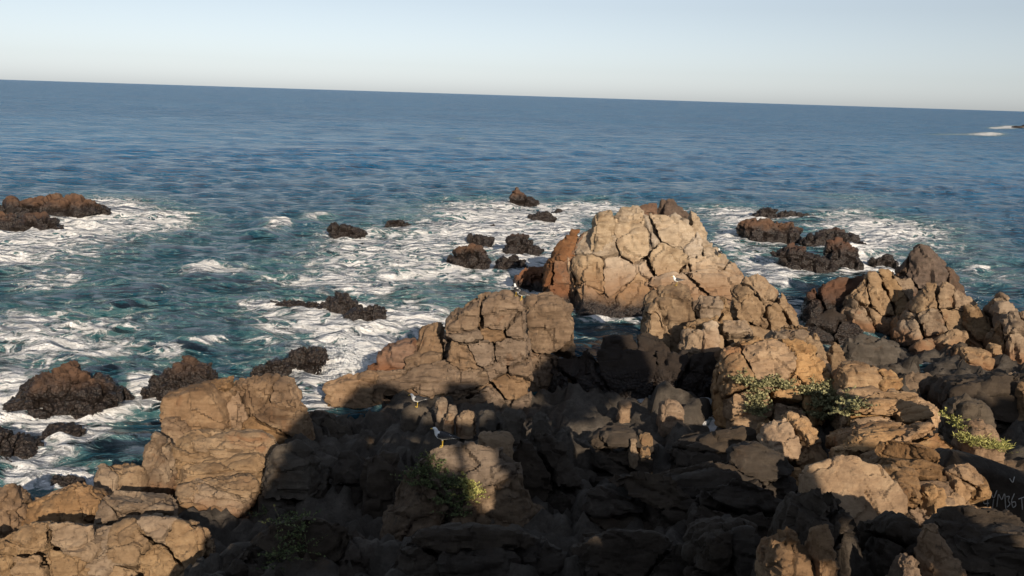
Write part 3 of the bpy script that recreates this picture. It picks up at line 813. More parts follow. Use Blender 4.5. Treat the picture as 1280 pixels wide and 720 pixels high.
rock('sea_rock', 'branching black mussel reef behind the dark right-hand gully', [
    dict(px=[(962, 316), (975, 308), (990, 304), (1010, 315), (1040, 325), (1050, 338), (1020, 340), (985, 328)], Y=at_z(1005, 338, 0)[1] + 1.2, tf=1.2, tb=1.2),
    dict(px=[(1030, 330), (1032, 300), (1055, 295), (1072, 310), (1078, 330), (1055, 338)], Y=at_z(1055, 336, 0)[1] + 1.2, tf=1.2, tb=1.4)],
    cat='rock', group=GS, mat='mussel', seed=36, lump=.05, amp=2.4, sc=1.0, vox=1.9)
surf('small black rock left of the brown peak on the right', [(1082, 328), (1092, 320), (1110, 317), (1122, 326), (1124, 334), (1095, 336)], (1100, 336), 37, tf=.8)
surf('tiny dark rock far out at the right edge near the horizon', [(1260, 159), (1264, 156), (1272, 155), (1284, 156), (1290, 159)], (1270, 160), 38, mat='wet', tf=3, tb=3)

# ------------------------------------------------------------------ the big pale rock
GB = 'large rock masses of the shore'
D1 = at_z(770, 402, 0)[1]
rock('rock_outcrop', 'big pale cracked rock dome standing in the water at the centre', [
    dict(px=[(704, 314), (724, 292), (748, 278), (768, 272), (792, 268), (815, 267), (840, 268), (864, 281), (886, 296), (908, 316), (930, 337), (937, 350), (928, 400), (740, 402), (715, 385), (704, 350)], Y=D1 + 4.0, tf=3.6, tb=4, lean=.75, fs=.82, n=64, mat='pale', an=(1, 1, 1.15), bed=(.35, .25, .3), jitter=.4),
    dict(px=[(676, 335), (690, 305), (712, 283), (728, 282), (735, 330), (735, 400), (700, 388), (680, 368)], Y=D1 + 4.2, tf=1.6, tb=2.5, lean=.5, n=7, mat='rust', jitter=.8),
    dict(px=[(806, 352), (850, 338), (895, 334), (928, 342), (939, 355), (930, 392), (870, 402), (812, 390)], Y=D1 + 1.6, tf=1.2, tb=2.5, lean=.6, fs=.85, n=4, mat='pale', jitter=.3, an=(1.4, 1, 1)),
    dict(px=[(722, 362), (750, 350), (800, 352), (850, 350), (860, 380), (850, 402), (760, 406), (728, 400)], Y=D1 + 1.8, tf=1.3, tb=2.5, lean=.85, n=8, jitter=.2),
    dict(px=[(736, 296), (740, 272), (748, 266), (762, 264), (772, 278), (768, 298), (742, 300)], Y=D1 + 3.9, tf=1.2, tb=1.2, n=4, mat='pale', jitter=.6),
    dict(px=[(766, 288), (768, 264), (774, 256), (786, 259), (798, 257), (808, 268), (812, 288)], Y=D1 + 4.6, tf=1, tb=1, n=4, mat='pale', jitter=.8),
    dict(px=[(826, 284), (830, 264), (844, 259), (856, 264), (872, 272), (882, 288), (884, 304), (836, 302)], Y=D1 + 4.6, tf=1, tb=1, n=4, mat='pale', jitter=.8)],
    group=GB, mat='pale', seed=41, gap=0.014, cat='rock')
rock('rock_outcrop', 'brown jagged crag peeping over the top of the big pale rock', [
    dict(px=[(783, 275), (790, 262), (803, 254), (820, 252), (826, 300), (788, 300)], Y=D1 + 8, tf=1, tb=2, n=3, mat='rust'),
    dict(px=[(815, 290), (820, 252), (828, 248), (838, 250), (855, 262), (870, 276), (885, 300), (880, 320), (820, 320)], Y=D1 + 8.4, tf=1.2, tb=2, n=4, mat='stack')],
    group=GB, mat='rust', seed=42, cat='rock')

# ------------------------------------------------------------------ right-hand rocks
rock('rock_outcrop', 'grey-brown pointed peak on top of the right-hand rocks', [
    dict(px=[(1118, 352), (1126, 335), (1134, 316), (1145, 308), (1150, 303), (1162, 306), (1172, 316), (1185, 332), (1200, 348), (1208, 370), (1195, 392), (1130, 392)], Y=49.5, tf=1.8, tb=2.4, lean=.6, n=7, mat='stack', bed=(.2, .5, .2), an=(.7, 1, 1.6))],
    group=GB, seed=51, cat='rock', jitter=.25)
rock('rock_outcrop', 'wide tan broken ridge below the pointed peak on the right', [
    dict(px=[(1050, 400), (1062, 365), (1085, 338), (1112, 336), (1142, 348), (1148, 375), (1118, 420), (1092, 442), (1062, 436)], Y=47, tf=1.5, tb=2.5, lean=.7, n=16, bed=(.2, .6, .1), jitter=.3, an=(.7, 1, 1.5)),
    dict(px=[(1004, 395), (1012, 365), (1040, 346), (1085, 338), (1080, 420), (1050, 445), (1012, 430)], Y=48.2, tf=1.3, tb=2.5, lean=.7, n=5, mat='mussel', bed=(.2, .6, .1)),  # dark material carries the shade of this wet left flank
    dict(px=[(998, 420), (1008, 398), (1040, 385), (1078, 405), (1100, 450), (1080, 465), (1040, 462), (1006, 445)], Y=44.5, tf=1.2, tb=2, lean=.7, n=5, mat='wet'),  # near-black colour holds the shade of the gully
    dict(px=[(1120, 412), (1140, 385), (1160, 352), (1185, 352), (1206, 365), (1221, 378), (1224, 395), (1205, 425), (1175, 446), (1128, 450)], Y=44.5, tf=1.4, tb=3, lean=.6, n=28, bed=(.2, .5, .1), jitter=.45),
    dict(px=[(1203, 400), (1208, 380), (1225, 374), (1236, 395), (1240, 412), (1222, 425), (1206, 420)], Y=43.5, tf=.9, tb=1.5, n=6, bed=(.2, .8, .1), an=(.6, 1, 1.6), jitter=.8)],
    group=GB, seed=52, cat='rock')
rock('rock_outcrop', 'tan columnar rock at the right edge with vertical ribs', [
    dict(px=[(1236, 392), (1242, 375), (1252, 364), (1262, 372), (1268, 390), (1262, 405), (1240, 408)], Y=43, tf=.8, tb=1.3, n=4, an=(.6, 1, 1.8), bed=(0, .3, 0)),
    dict(px=[(1252, 400), (1262, 390), (1290, 385), (1305, 440), (1290, 465), (1262, 462), (1250, 470), (1245, 450)], Y=41, tf=1.2, tb=2, n=9, an=(.6, 1, 2.0), bed=(0, .15, 0)),
    dict(px=[(1190, 448), (1198, 432), (1230, 430), (1238, 436), (1234, 462), (1228, 475), (1195, 474), (1186, 465)], Y=40, tf=1.2, tb=1.8, lean=.3, n=4),
    dict(px=[(1238, 445), (1236, 430), (1249, 428), (1252, 440)], Y=40.5, tf=.4, tb=.6, n=1)],
    group=GB, seed=53, cat='rock')
GR = 'loose boulders among the shore rocks'
def boulder(label, px, Y, seed, mat='tan', tf=.6, tb=.8, **k):
    k.setdefault('smooth', 2); k['zb'] = 99
    return simple('boulder', label, px, Y=Y, seed=seed, mat=mat, tf=tf, tb=tb, cat='boulder', group=GR, **k)
boulder('rounded tan boulder at the foot of the broken right ridge', [(1136, 450), (1140, 432), (1152, 424), (1166, 430), (1172, 446), (1162, 458), (1142, 460)], 42, 61)
boulder('grey-tan boulder leaning against the rounded tan boulder on the right', [(1150, 428), (1158, 421), (1170, 422), (1178, 434), (1172, 445), (1160, 444)], 42.6, 62)
boulder('flat-topped pale boulder in the dark cleft of the right ridge', [(1170, 424), (1180, 416), (1195, 410), (1207, 415), (1208, 422), (1192, 430), (1178, 434)], 42.3, 63)
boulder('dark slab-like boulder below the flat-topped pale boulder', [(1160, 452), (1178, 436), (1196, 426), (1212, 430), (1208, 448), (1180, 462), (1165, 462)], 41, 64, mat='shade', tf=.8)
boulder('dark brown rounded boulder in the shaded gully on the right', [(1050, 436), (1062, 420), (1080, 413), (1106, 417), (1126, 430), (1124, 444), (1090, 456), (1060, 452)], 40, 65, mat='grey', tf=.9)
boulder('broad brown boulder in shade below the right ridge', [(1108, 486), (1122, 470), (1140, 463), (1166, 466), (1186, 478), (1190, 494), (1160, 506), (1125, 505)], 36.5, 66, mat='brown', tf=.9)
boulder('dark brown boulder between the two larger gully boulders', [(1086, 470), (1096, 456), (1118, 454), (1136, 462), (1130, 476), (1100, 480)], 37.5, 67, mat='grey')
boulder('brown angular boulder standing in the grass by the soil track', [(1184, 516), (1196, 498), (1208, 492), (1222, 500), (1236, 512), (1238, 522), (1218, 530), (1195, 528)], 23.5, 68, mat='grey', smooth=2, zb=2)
boulder('ochre angular boulder nearest the soil track, lit on its side', [(1202, 536), (1212, 524), (1228, 524), (1244, 534), (1252, 550), (1232, 556), (1208, 552)], 22.0, 69, mat='ochre', smooth=2, zb=2)
rock('rock_outcrop', 'large rock mass in deep shade at the right edge behind the soil track', [
    dict(px=[(1178, 505), (1190, 482), (1215, 474), (1260, 470), (1300, 468), (1320, 570), (1280, 568), (1225, 545)], Y=27.5, tf=1.0, tb=4, lean=.6, n=6, mat='shade')],
    group=GB, seed=54, cat='rock', zb=1)
boulder('small pale stone catching light on the shaded rock at the right edge', [(1256, 480), (1258, 466), (1270, 462), (1272, 470), (1264, 482)], 29, 70, tf=.3, tb=.3, zb=2.5)
boulder('tiny pale stone beside the small pale stone at the right edge', [(1243, 479), (1246, 471), (1249, 479)], 29, 71, tf=.15, tb=.2, zb=2.5)
boulder('flat pale stone lying on the shaded rock at the right edge', [(1244, 490), (1250, 484), (1262, 485), (1268, 489), (1258, 491)], 28, 72, tf=.3, tb=.3, zb=2.5)
boulder('curved pale stone on the shaded rock behind the grass boulder', [(1212, 483), (1220, 479), (1226, 484), (1222, 485)], 28, 73, tf=.2, tb=.2, zb=2.5)
boulder('tan layered stones at the far right edge beside the shaded rock', [(1268, 482), (1275, 476), (1300, 474), (1300, 510), (1278, 506), (1272, 495)], 27, 74, tf=.5, tb=.6, zb=2.5)

# ------------------------------------------------------------------ mid-right cluster
rock('rock_outcrop', 'pale upright block with white guano, left end of the mid-right cluster', [
    dict(px=[(803, 372), (812, 360), (830, 355), (850, 352), (862, 360), (870, 378), (868, 412), (862, 440), (860, 470), (803, 470), (801, 420)], Y=39.2, tf=1.2, tb=1.8, lean=.2, fs=.86, n=5, mat='tan', jitter=.25, an=(1, 1, 1.4))],
    group=GB, seed=55, cat='rock')
rock('rock_outcrop', 'cracked cone-shaped tan rock in the mid-right cluster', [
    dict(px=[(908, 385), (915, 364), (930, 350), (946, 343), (960, 349), (975, 362), (990, 382), (1003, 402), (998, 420), (960, 428), (915, 425)], Y=39.5, tf=1.5, tb=1.8, lean=.7, n=20, bed=(.3, .6, .4), an=(.8, 1, 1.3), jitter=.5)],
    group=GB, seed=56, cat='rock')
rock('rock_outcrop', 'jumble of small tan pillars between the upright block and the cone rock', [
    dict(px=[(868, 398), (870, 375), (880, 366), (892, 368), (906, 372), (916, 392), (918, 415), (870, 420)], Y=38.3, tf=.7, tb=1.2, lean=.4, n=10, jitter=.9, an=(.7, 1, 1.3)),
    dict(px=[(852, 432), (858, 412), (872, 402), (900, 402), (930, 405), (938, 418), (915, 435), (896, 448), (872, 444)], Y=36.8, tf=.8, tb=1.2, lean=.4, n=11, jitter=.9)],
    group=GB, seed=57, cat='rock')
boulder('rounded pale boulder on the small pillars left of the cone rock', [(876, 408), (882, 402), (892, 400), (899, 406), (901, 424), (886, 430), (876, 424)], 36.2, 75, mat='pale', tf=.4, tb=.4)
rock('rock_outcrop', 'broad rounded ochre bluff with shrubs on its face', [
    dict(px=[(893, 478), (896, 452), (904, 436), (925, 424), (960, 420), (1005, 424), (1030, 440), (1042, 458), (1036, 480), (1010, 500), (990, 545), (905, 545), (894, 510)], Y=32.0, tf=2.0, tb=3.2, lean=.6, fs=.85, n=24, mat='gold', bed=(.25, .45, .2), jitter=.25, an=(1.1, 1, 1.1)),
    dict(px=[(955, 428), (968, 416), (985, 410), (1008, 413), (1028, 428), (1036, 442), (1000, 452), (965, 448)], Y=34.5, tf=.9, tb=1.6, n=8, mat='tan', an=(1.2, 1, .7), jitter=.6)],
    group=GB, seed=58, cat='rock', mat='gold')
boulder('small rounded twin boulders above the gully right of the ochre bluff', [(1034, 445), (1037, 430), (1048, 427), (1056, 433), (1056, 446), (1044, 452)], 34.2, 76, tf=.4, tb=.5)
boulder('pale flake of rock standing at the back of the ochre bluff', [(1014, 425), (1018, 412), (1024, 418), (1028, 430), (1022, 436)], 35.2, 77, tf=.3, tb=.3)

# ------------------------------------------------------------------ slope on the right
rock('rock_outcrop', 'smooth-sided ochre block and ledges above the big shrub on the right', [
    dict(px=[(1042, 470), (1048, 456), (1066, 450), (1092, 454), (1104, 462), (1100, 478), (1090, 490), (1046, 488)], Y=30.5, tf=.8, tb=1.4, lean=.3, n=2, jitter=.3),
    dict(px=[(1088, 478), (1096, 460), (1110, 458), (1120, 462), (1124, 478), (1140, 492), (1130, 508), (1092, 496)], Y=30.2, tf=.8, tb=1.2, lean=.3, n=8, jitter=.7),
    dict(px=[(1048, 490), (1090, 484), (1130, 490), (1142, 508), (1120, 520), (1060, 510)], Y=28.8, tf=.8, tb=1.6, n=6, an=(1.8, 1, .6), jitter=.4)],
    group=GB, seed=59, cat='rock', mat='gold', zb=0)
rock('rock_outcrop', 'layered ochre ledges running down the sunlit right slope', [
    dict(px=[(1060, 520), (1100, 500), (1140, 500), (1162, 505), (1168, 525), (1160, 545), (1110, 555), (1070, 545)], Y=25.5, tf=1.2, tb=2.2, lean=.75, n=24, an=(2.0, 1, .5), bed=(.5, .25, .1), jitter=.6),
    dict(px=[(1050, 560), (1075, 540), (1120, 535), (1165, 535), (1195, 560), (1180, 585), (1120, 590), (1065, 580)], Y=22, tf=1.4, tb=2.2, lean=.8, n=26, an=(1.8, 1, .5), bed=(.5, .25, .1), jitter=.7),
    dict(px=[(1100, 600), (1120, 575), (1160, 572), (1185, 580), (1175, 605), (1150, 625), (1115, 620)], Y=17.4, tf=1.2, tb=1.8, lean=.85, n=18, an=(1.4, 1, .6), bed=(.6, -.3, .1), jitter=.8, mat='ochre'),
    dict(px=[(1130, 500), (1145, 494), (1160, 500), (1172, 508), (1168, 530), (1150, 535), (1135, 520)], Y=26.5, tf=.8, tb=1.2, n=5)],
    group=GB, seed=60, cat='rock', mat='gold', zb=1)
rock('rock_outcrop', 'broken ochre knob at the edge of the foreground shade', [
    dict(px=[(946, 560), (950, 535), (962, 528), (985, 520), (1005, 528), (1020, 545), (1036, 568), (1034, 590), (1010, 596), (980, 585), (955, 575)], Y=23.5, tf=1.2, tb=1.8, lean=.5, n=13, jitter=.7, bed=(.3, .5, .1))],
    group=GB, seed=161, cat='rock', mat='gold', zb=1)
rock('rock_slab', 'broad flat ochre slab tilted toward the viewer on the right slope', [
    dict(px=[(1004, 588, 15.3), (1012, 578, 15.4), (1060, 566, 15.5), (1100, 576, 15.4), (1122, 604, 15.1), (1136, 626, 14.9), (1112, 640, 14.7), (1092, 672, 14.4), (1060, 660, 14.5), (1030, 622, 15.0)], Y=15, tf=.06, tb=.5, lean=.0, fs=.98, bs=.98, n=3, jitter=.2, an=(.6, 2.5, 1.2), bed=(.1, .5, 0))],
    group=GB, seed=162, cat='rock', mat='gold', zb=1, amp=.5)
boulder('rounded ochre stone above the flat tilted slab', [(1092, 585), (1098, 570), (1112, 562), (1124, 572), (1122, 590), (1106, 598)], 20.2, 78, mat='ochre', tf=.5, zb=2)
rock('rock_outcrop', 'dark weathered rock with scratched pale writing at the right edge, shade put into its colour', [
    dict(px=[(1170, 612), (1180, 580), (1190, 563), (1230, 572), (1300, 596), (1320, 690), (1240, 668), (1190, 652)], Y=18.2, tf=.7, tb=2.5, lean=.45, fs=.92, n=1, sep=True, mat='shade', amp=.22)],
    group=GB, seed=163, cat='rock', mat='shade', zb=3, amp=.2)  # dark colour stands in for shade on this rock
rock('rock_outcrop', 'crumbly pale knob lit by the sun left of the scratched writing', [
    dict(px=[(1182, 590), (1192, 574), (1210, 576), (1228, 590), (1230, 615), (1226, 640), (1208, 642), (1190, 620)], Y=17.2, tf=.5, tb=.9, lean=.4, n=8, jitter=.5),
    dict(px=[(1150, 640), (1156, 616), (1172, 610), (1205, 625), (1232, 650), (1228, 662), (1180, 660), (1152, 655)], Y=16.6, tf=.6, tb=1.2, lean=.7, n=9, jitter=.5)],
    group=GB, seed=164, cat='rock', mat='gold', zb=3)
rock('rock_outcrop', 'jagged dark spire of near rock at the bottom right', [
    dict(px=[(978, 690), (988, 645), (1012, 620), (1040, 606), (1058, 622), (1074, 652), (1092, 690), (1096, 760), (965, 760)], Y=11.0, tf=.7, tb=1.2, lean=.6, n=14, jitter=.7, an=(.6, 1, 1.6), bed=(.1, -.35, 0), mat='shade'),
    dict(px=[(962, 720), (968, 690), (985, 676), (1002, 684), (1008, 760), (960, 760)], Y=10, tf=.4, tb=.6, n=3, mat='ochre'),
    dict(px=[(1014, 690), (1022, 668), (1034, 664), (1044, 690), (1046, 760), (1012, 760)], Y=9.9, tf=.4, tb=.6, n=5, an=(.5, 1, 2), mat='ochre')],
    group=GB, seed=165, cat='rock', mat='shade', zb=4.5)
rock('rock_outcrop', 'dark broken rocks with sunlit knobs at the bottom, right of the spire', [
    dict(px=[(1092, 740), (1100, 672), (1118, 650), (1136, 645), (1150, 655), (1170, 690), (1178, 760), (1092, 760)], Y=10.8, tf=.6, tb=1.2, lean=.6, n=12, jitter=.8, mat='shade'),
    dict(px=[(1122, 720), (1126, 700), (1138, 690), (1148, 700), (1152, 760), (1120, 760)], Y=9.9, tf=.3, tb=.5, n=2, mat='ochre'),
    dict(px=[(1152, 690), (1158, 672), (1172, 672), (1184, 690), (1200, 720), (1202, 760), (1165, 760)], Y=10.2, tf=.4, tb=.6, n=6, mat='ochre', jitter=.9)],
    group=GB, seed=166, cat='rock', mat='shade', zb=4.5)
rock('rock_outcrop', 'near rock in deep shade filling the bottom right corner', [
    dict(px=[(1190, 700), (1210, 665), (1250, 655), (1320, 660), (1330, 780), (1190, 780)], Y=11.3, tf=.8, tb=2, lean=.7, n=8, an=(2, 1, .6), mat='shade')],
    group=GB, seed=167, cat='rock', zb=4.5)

# ------------------------------------------------------------------ mid-left cliff
rock('rock_outcrop', 'tall tan cliff with square joints at the middle of the shore', [
    dict(px=[(556, 430), (560, 402), (575, 385), (590, 374), (606, 368), (616, 362), (634, 361), (652, 366), (660, 385), (664, 440), (668, 540), (560, 540), (552, 470)], Y=33.6, tf=.8, tb=2.0, lean=.2, fs=.95, n=34, bed=(.05, .12, .05), an=(1.1, 1, .8), jitter=.45),
    dict(px=[(654, 380), (660, 368), (688, 366), (704, 370), (716, 384), (720, 430), (722, 520), (660, 520)], Y=36.2, tf=.9, tb=2, lean=.2, fs=.9, n=7, bed=(0, .1, 0), jitter=.3, an=(1, 1, 1.2)),
    dict(px=[(519, 446), (524, 412), (530, 405), (548, 402), (556, 404), (562, 450), (560, 470), (520, 466)], Y=34.6, tf=.7, tb=1.4, lean=.2, n=3, an=(.8, 1, 2), jitter=.3),
    dict(px=[(505, 446), (518, 441), (555, 438), (557, 456), (508, 460)], Y=33.9, tf=.5, tb=1, lean=.1, fs=.95, n=2, jitter=.2),
    dict(px=[(455, 470), (470, 460), (505, 458), (560, 452), (606, 462), (625, 490), (620, 540), (470, 540), (455, 500)], Y=33.3, tf=.7, tb=2, lean=.25, n=18, bed=(.05, .05, 0), an=(2.0, 1, .55), jitter=.35)],
    group=GB, seed=81, cat='rock', mat='umber')
rock('rock_outcrop', 'brick-red block at the seaward end of the mid-shore cliff', [
    dict(px=[(471, 455), (473, 438), (480, 431), (502, 429), (521, 421), (523, 440), (518, 462), (472, 466)], Y=34.4, tf=.7, tb=1.2, lean=.15, fs=.92, n=2, mat='rust', jitter=.2),
    dict(px=[(456, 466), (458, 456), (474, 454), (505, 456), (506, 470), (460, 474)], Y=33.9, tf=.6, tb=1.2, lean=.1, n=2, mat='rust', jitter=.3)],
    group=GB, seed=82, cat='rock', mat='rust')
rock('rock_outcrop', 'flat-topped ledge beside the white spray, left tip of the mid-shore cliff', [
    dict(px=[(404, 477), (425, 470), (452, 466), (472, 466), (482, 490), (480, 560), (436, 560), (414, 515)], Y=33.2, tf=.6, tb=1.8, lean=.2, fs=.94, n=3, an=(1.5, 1, .7), jitter=.3, mat='ochre')],
    group=GB, seed=83, cat='rock')
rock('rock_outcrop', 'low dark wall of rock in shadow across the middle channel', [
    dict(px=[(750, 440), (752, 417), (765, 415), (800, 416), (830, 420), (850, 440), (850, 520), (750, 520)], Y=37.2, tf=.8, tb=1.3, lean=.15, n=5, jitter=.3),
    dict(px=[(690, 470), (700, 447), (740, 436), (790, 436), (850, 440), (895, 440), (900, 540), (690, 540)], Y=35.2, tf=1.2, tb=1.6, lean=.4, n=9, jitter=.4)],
    group=GB, seed=84, cat='rock', mat='wet')  # near-black colour stands in for the shadow across the channel

# ------------------------------------------------------------------ left rocks
rock('rock_outcrop', 'squared ochre block with flat left face above the left inlet', [
    dict(px=[(206, 520), (211, 488), (240, 482), (262, 478), (285, 500), (292, 525), (255, 540), (230, 535), (212, 528)], Y=27.4, tf=.8, tb=1.5, lean=.25, fs=.94, n=2, jitter=.15, mat='ochre', amp=.6),
    dict(px=[(255, 484), (290, 472), (335, 470), (366, 472), (375, 498), (360, 510), (320, 520), (292, 526), (275, 515)], Y=28, tf=.7, tb=1.5, lean=.25, fs=.92, n=12, jitter=.35, an=(.8, 1, 1.5), bed=(0, -.35, 0)),
    dict(px=[(203, 545), (204, 518), (222, 515), (240, 532), (228, 552)], Y=26.4, tf=.5, tb=1, n=2, mat='ochre'),
    dict(px=[(300, 528), (330, 508), (374, 502), (386, 512), (390, 560), (310, 560)], Y=27, tf=.5, tb=1.3, n=6, an=(1.8, 1, .6), jitter=.4)],
    group=GB, seed=85, cat='rock', mat='ochre')
rock('rock_outcrop', 'pale layered ledge with long horizontal cracks on the left', [
    dict(px=[(214, 570), (222, 552), (245, 545), (285, 538), (330, 536), (348, 545), (350, 556), (330, 575), (290, 582), (230, 580)], Y=24.2, tf=.7, tb=1.6, lean=.5, n=9, an=(1.9, 1, .55), bed=(.1, -.12, 0), jitter=.35),
    dict(px=[(218, 596), (225, 575), (270, 572), (325, 566), (340, 578), (335, 595), (290, 604), (240, 606)], Y=23.4, tf=.6, tb=1.6, lean=.3, n=6, an=(2.2, 1, .6), bed=(.1, -.08, 0), jitter=.3),
    dict(px=[(210, 622), (218, 604), (260, 602), (318, 590), (330, 600), (322, 622), (290, 645), (240, 650), (215, 640)], Y=22.4, tf=.7, tb=1.6, lean=.4, n=12, an=(1.7, 1, .5), bed=(.1, -.12, 0), jitter=.5),
    dict(px=[(176, 600), (176, 560), (190, 540), (204, 548), (218, 570), (224, 600), (205, 612)], Y=23.6, tf=.6, tb=1.2, lean=.4, n=6, an=(.8, 1, 1.6), bed=(0, -.4, 0)),
    dict(px=[(118, 590), (120, 580), (150, 577), (180, 575), (190, 600), (185, 625), (150, 632), (128, 612)], Y=23.0, tf=.6, tb=1.3, lean=.4, n=10, jitter=.5)],
    group=GB, seed=86, cat='rock', mat='tan')
rock('rock_outcrop', 'shaded continuation of the layered ledge, right of the sunlit part', [
    dict(px=[(330, 575), (345, 556), (375, 552), (392, 562), (400, 590), (412, 640), (400, 680), (330, 680), (322, 620)], Y=22.6, tf=.9, tb=1.8, lean=.4, n=10, an=(1.8, 1, .6), bed=(.1, -.1, 0), jitter=.4)],
    group=GB, seed=87, cat='rock', mat='grey')  # darker than the sunlit ledge: shade put into the rock colour
rock('rock_outcrop', 'ochre jointed rocks along the bottom left corner', [
    dict(px=[(-30, 660), (-20, 625), (5, 610), (14, 609), (30, 640), (45, 665), (20, 690), (-30, 690)], Y=20.5, tf=.7, tb=1.3, lean=.4, n=3, mat='ochre', jitter=.3),
    dict(px=[(22, 640), (28, 625), (60, 616), (92, 606), (110, 612), (128, 622), (132, 640), (105, 655), (50, 652)], Y=20.8, tf=.7, tb=1.3, lean=.5, n=11, mat='ochre', jitter=.5),
    dict(px=[(118, 640), (126, 618), (150, 622), (180, 630), (214, 640), (212, 652), (170, 660), (130, 660)], Y=20.2, tf=.6, tb=1.2, lean=.5, n=9, jitter=.6, an=(1.5, 1, .7)),
    dict(px=[(-30, 700), (-20, 672), (30, 655), (80, 650), (120, 655), (125, 700), (120, 770), (-30, 770)], Y=18.2, tf=1.0, tb=1.8, lean=.6, n=30, jitter=.4, an=(1, 1, 1.2), bed=(.2, .4, 0)),
    dict(px=[(100, 690), (115, 662), (160, 652), (215, 650), (255, 660), (264, 685), (262, 760), (110, 770)], Y=18.6, tf=1.0, tb=1.8, lean=.5, n=34, jitter=.35, an=(1, 1, 1.1), bed=(.1, .5, 0))],
    group=GB, seed=88, cat='rock', mat='tan')

# ------------------------------------------------------------------ shaded foreground
rock('rock_outcrop', 'brown rock under the farther gull', [
    dict(px=[(500, 530), (505, 512), (514, 506), (530, 506), (546, 514), (560, 530), (562, 575), (500, 575)], Y=28.2, tf=.7, tb=1.1, lean=.5, n=4, mat='grey')],
    group=GB, seed=89, cat='rock', zb=0)
for i, (lb, px_, Yb) in enumerate([
    ('tall pale boulder, leftmost of the sunlit boulder row right of the farther gull', [(545, 515), (546, 500), (552, 496), (558, 500), (560, 515), (562, 528), (550, 526)], 27.2),
    ('small pale boulder second from the left in the sunlit boulder row', [(558, 512), (562, 504), (569, 505), (572, 514), (566, 522), (559, 520)], 27.0),
    ('pale boulder low in the middle of the sunlit boulder row', [(552, 524), (560, 515), (568, 518), (566, 530), (558, 534)], 26.6),
    ('wide pale boulder, right end of the sunlit boulder row', [(569, 520), (575, 512), (586, 509), (594, 513), (599, 522), (585, 526), (572, 526)], 26.8),
    ('smooth dark boulder next to the right end of the sunlit boulder row', [(596, 528), (600, 515), (608, 510), (618, 514), (626, 526), (624, 540), (600, 540)], 26.4),
    ('round dark boulder, middle of three dark boulders above the foreground hump', [(624, 530), (628, 514), (640, 508), (652, 512), (660, 526), (658, 544), (628, 544)], 26.0),
    ('upright dark boulder, right end of the three dark boulders above the hump', [(660, 540), (664, 518), (674, 511), (684, 516), (692, 532), (700, 552), (666, 556)], 25.5)]):
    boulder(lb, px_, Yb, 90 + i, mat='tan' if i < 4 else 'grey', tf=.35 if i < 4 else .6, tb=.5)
rock('rock_outcrop', 'dark hump of foreground rock under the nearer gull', [
    dict(px=[(470, 690), (490, 620), (515, 575), (540, 558), (562, 553), (600, 550), (628, 556), (645, 575), (668, 620), (690, 690), (700, 780), (460, 780)], Y=20.2, tf=2.0, tb=2.2, lean=.8, fs=.85, n=12, jitter=.3, bed=(.4, .2, .3), an=(1.1, 1.2, 1)),
    dict(px=[(594, 552), (598, 542), (620, 540), (638, 545), (636, 556), (610, 562)], Y=21.8, tf=.4, tb=.7, n=2, mat='tan')],
    group=GB, seed=97, cat='rock', mat='brown', zb=1)
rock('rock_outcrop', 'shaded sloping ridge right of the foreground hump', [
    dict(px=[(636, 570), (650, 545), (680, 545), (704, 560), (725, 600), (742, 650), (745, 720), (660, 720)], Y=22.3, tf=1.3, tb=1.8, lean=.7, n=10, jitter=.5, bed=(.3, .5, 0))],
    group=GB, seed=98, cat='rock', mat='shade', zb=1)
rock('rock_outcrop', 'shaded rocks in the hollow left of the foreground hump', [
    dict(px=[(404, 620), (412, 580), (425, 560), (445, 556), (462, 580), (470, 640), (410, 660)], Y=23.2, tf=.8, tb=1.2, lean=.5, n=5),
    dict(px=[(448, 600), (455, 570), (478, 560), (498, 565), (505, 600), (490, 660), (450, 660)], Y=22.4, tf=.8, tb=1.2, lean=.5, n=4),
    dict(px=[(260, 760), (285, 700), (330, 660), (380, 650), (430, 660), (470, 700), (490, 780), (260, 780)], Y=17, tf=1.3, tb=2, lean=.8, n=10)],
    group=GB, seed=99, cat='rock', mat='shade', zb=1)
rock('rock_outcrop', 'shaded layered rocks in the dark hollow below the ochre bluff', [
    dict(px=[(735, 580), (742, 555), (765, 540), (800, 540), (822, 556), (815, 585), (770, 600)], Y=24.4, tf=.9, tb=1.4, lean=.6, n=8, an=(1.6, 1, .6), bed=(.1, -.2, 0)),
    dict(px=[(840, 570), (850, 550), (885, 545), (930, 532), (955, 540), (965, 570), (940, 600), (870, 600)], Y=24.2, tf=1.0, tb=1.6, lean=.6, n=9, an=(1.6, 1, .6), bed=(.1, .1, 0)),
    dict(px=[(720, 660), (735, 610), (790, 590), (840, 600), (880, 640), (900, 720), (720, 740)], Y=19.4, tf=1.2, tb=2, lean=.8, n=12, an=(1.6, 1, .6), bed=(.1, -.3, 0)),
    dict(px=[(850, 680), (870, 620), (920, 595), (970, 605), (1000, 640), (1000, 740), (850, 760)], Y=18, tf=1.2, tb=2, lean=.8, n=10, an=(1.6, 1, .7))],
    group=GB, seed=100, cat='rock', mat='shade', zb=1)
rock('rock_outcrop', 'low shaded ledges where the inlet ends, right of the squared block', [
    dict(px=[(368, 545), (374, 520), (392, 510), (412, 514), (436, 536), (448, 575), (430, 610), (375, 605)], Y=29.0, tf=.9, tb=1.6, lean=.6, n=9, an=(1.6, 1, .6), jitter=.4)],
    group=GB, seed=171, cat='rock', mat='grey')
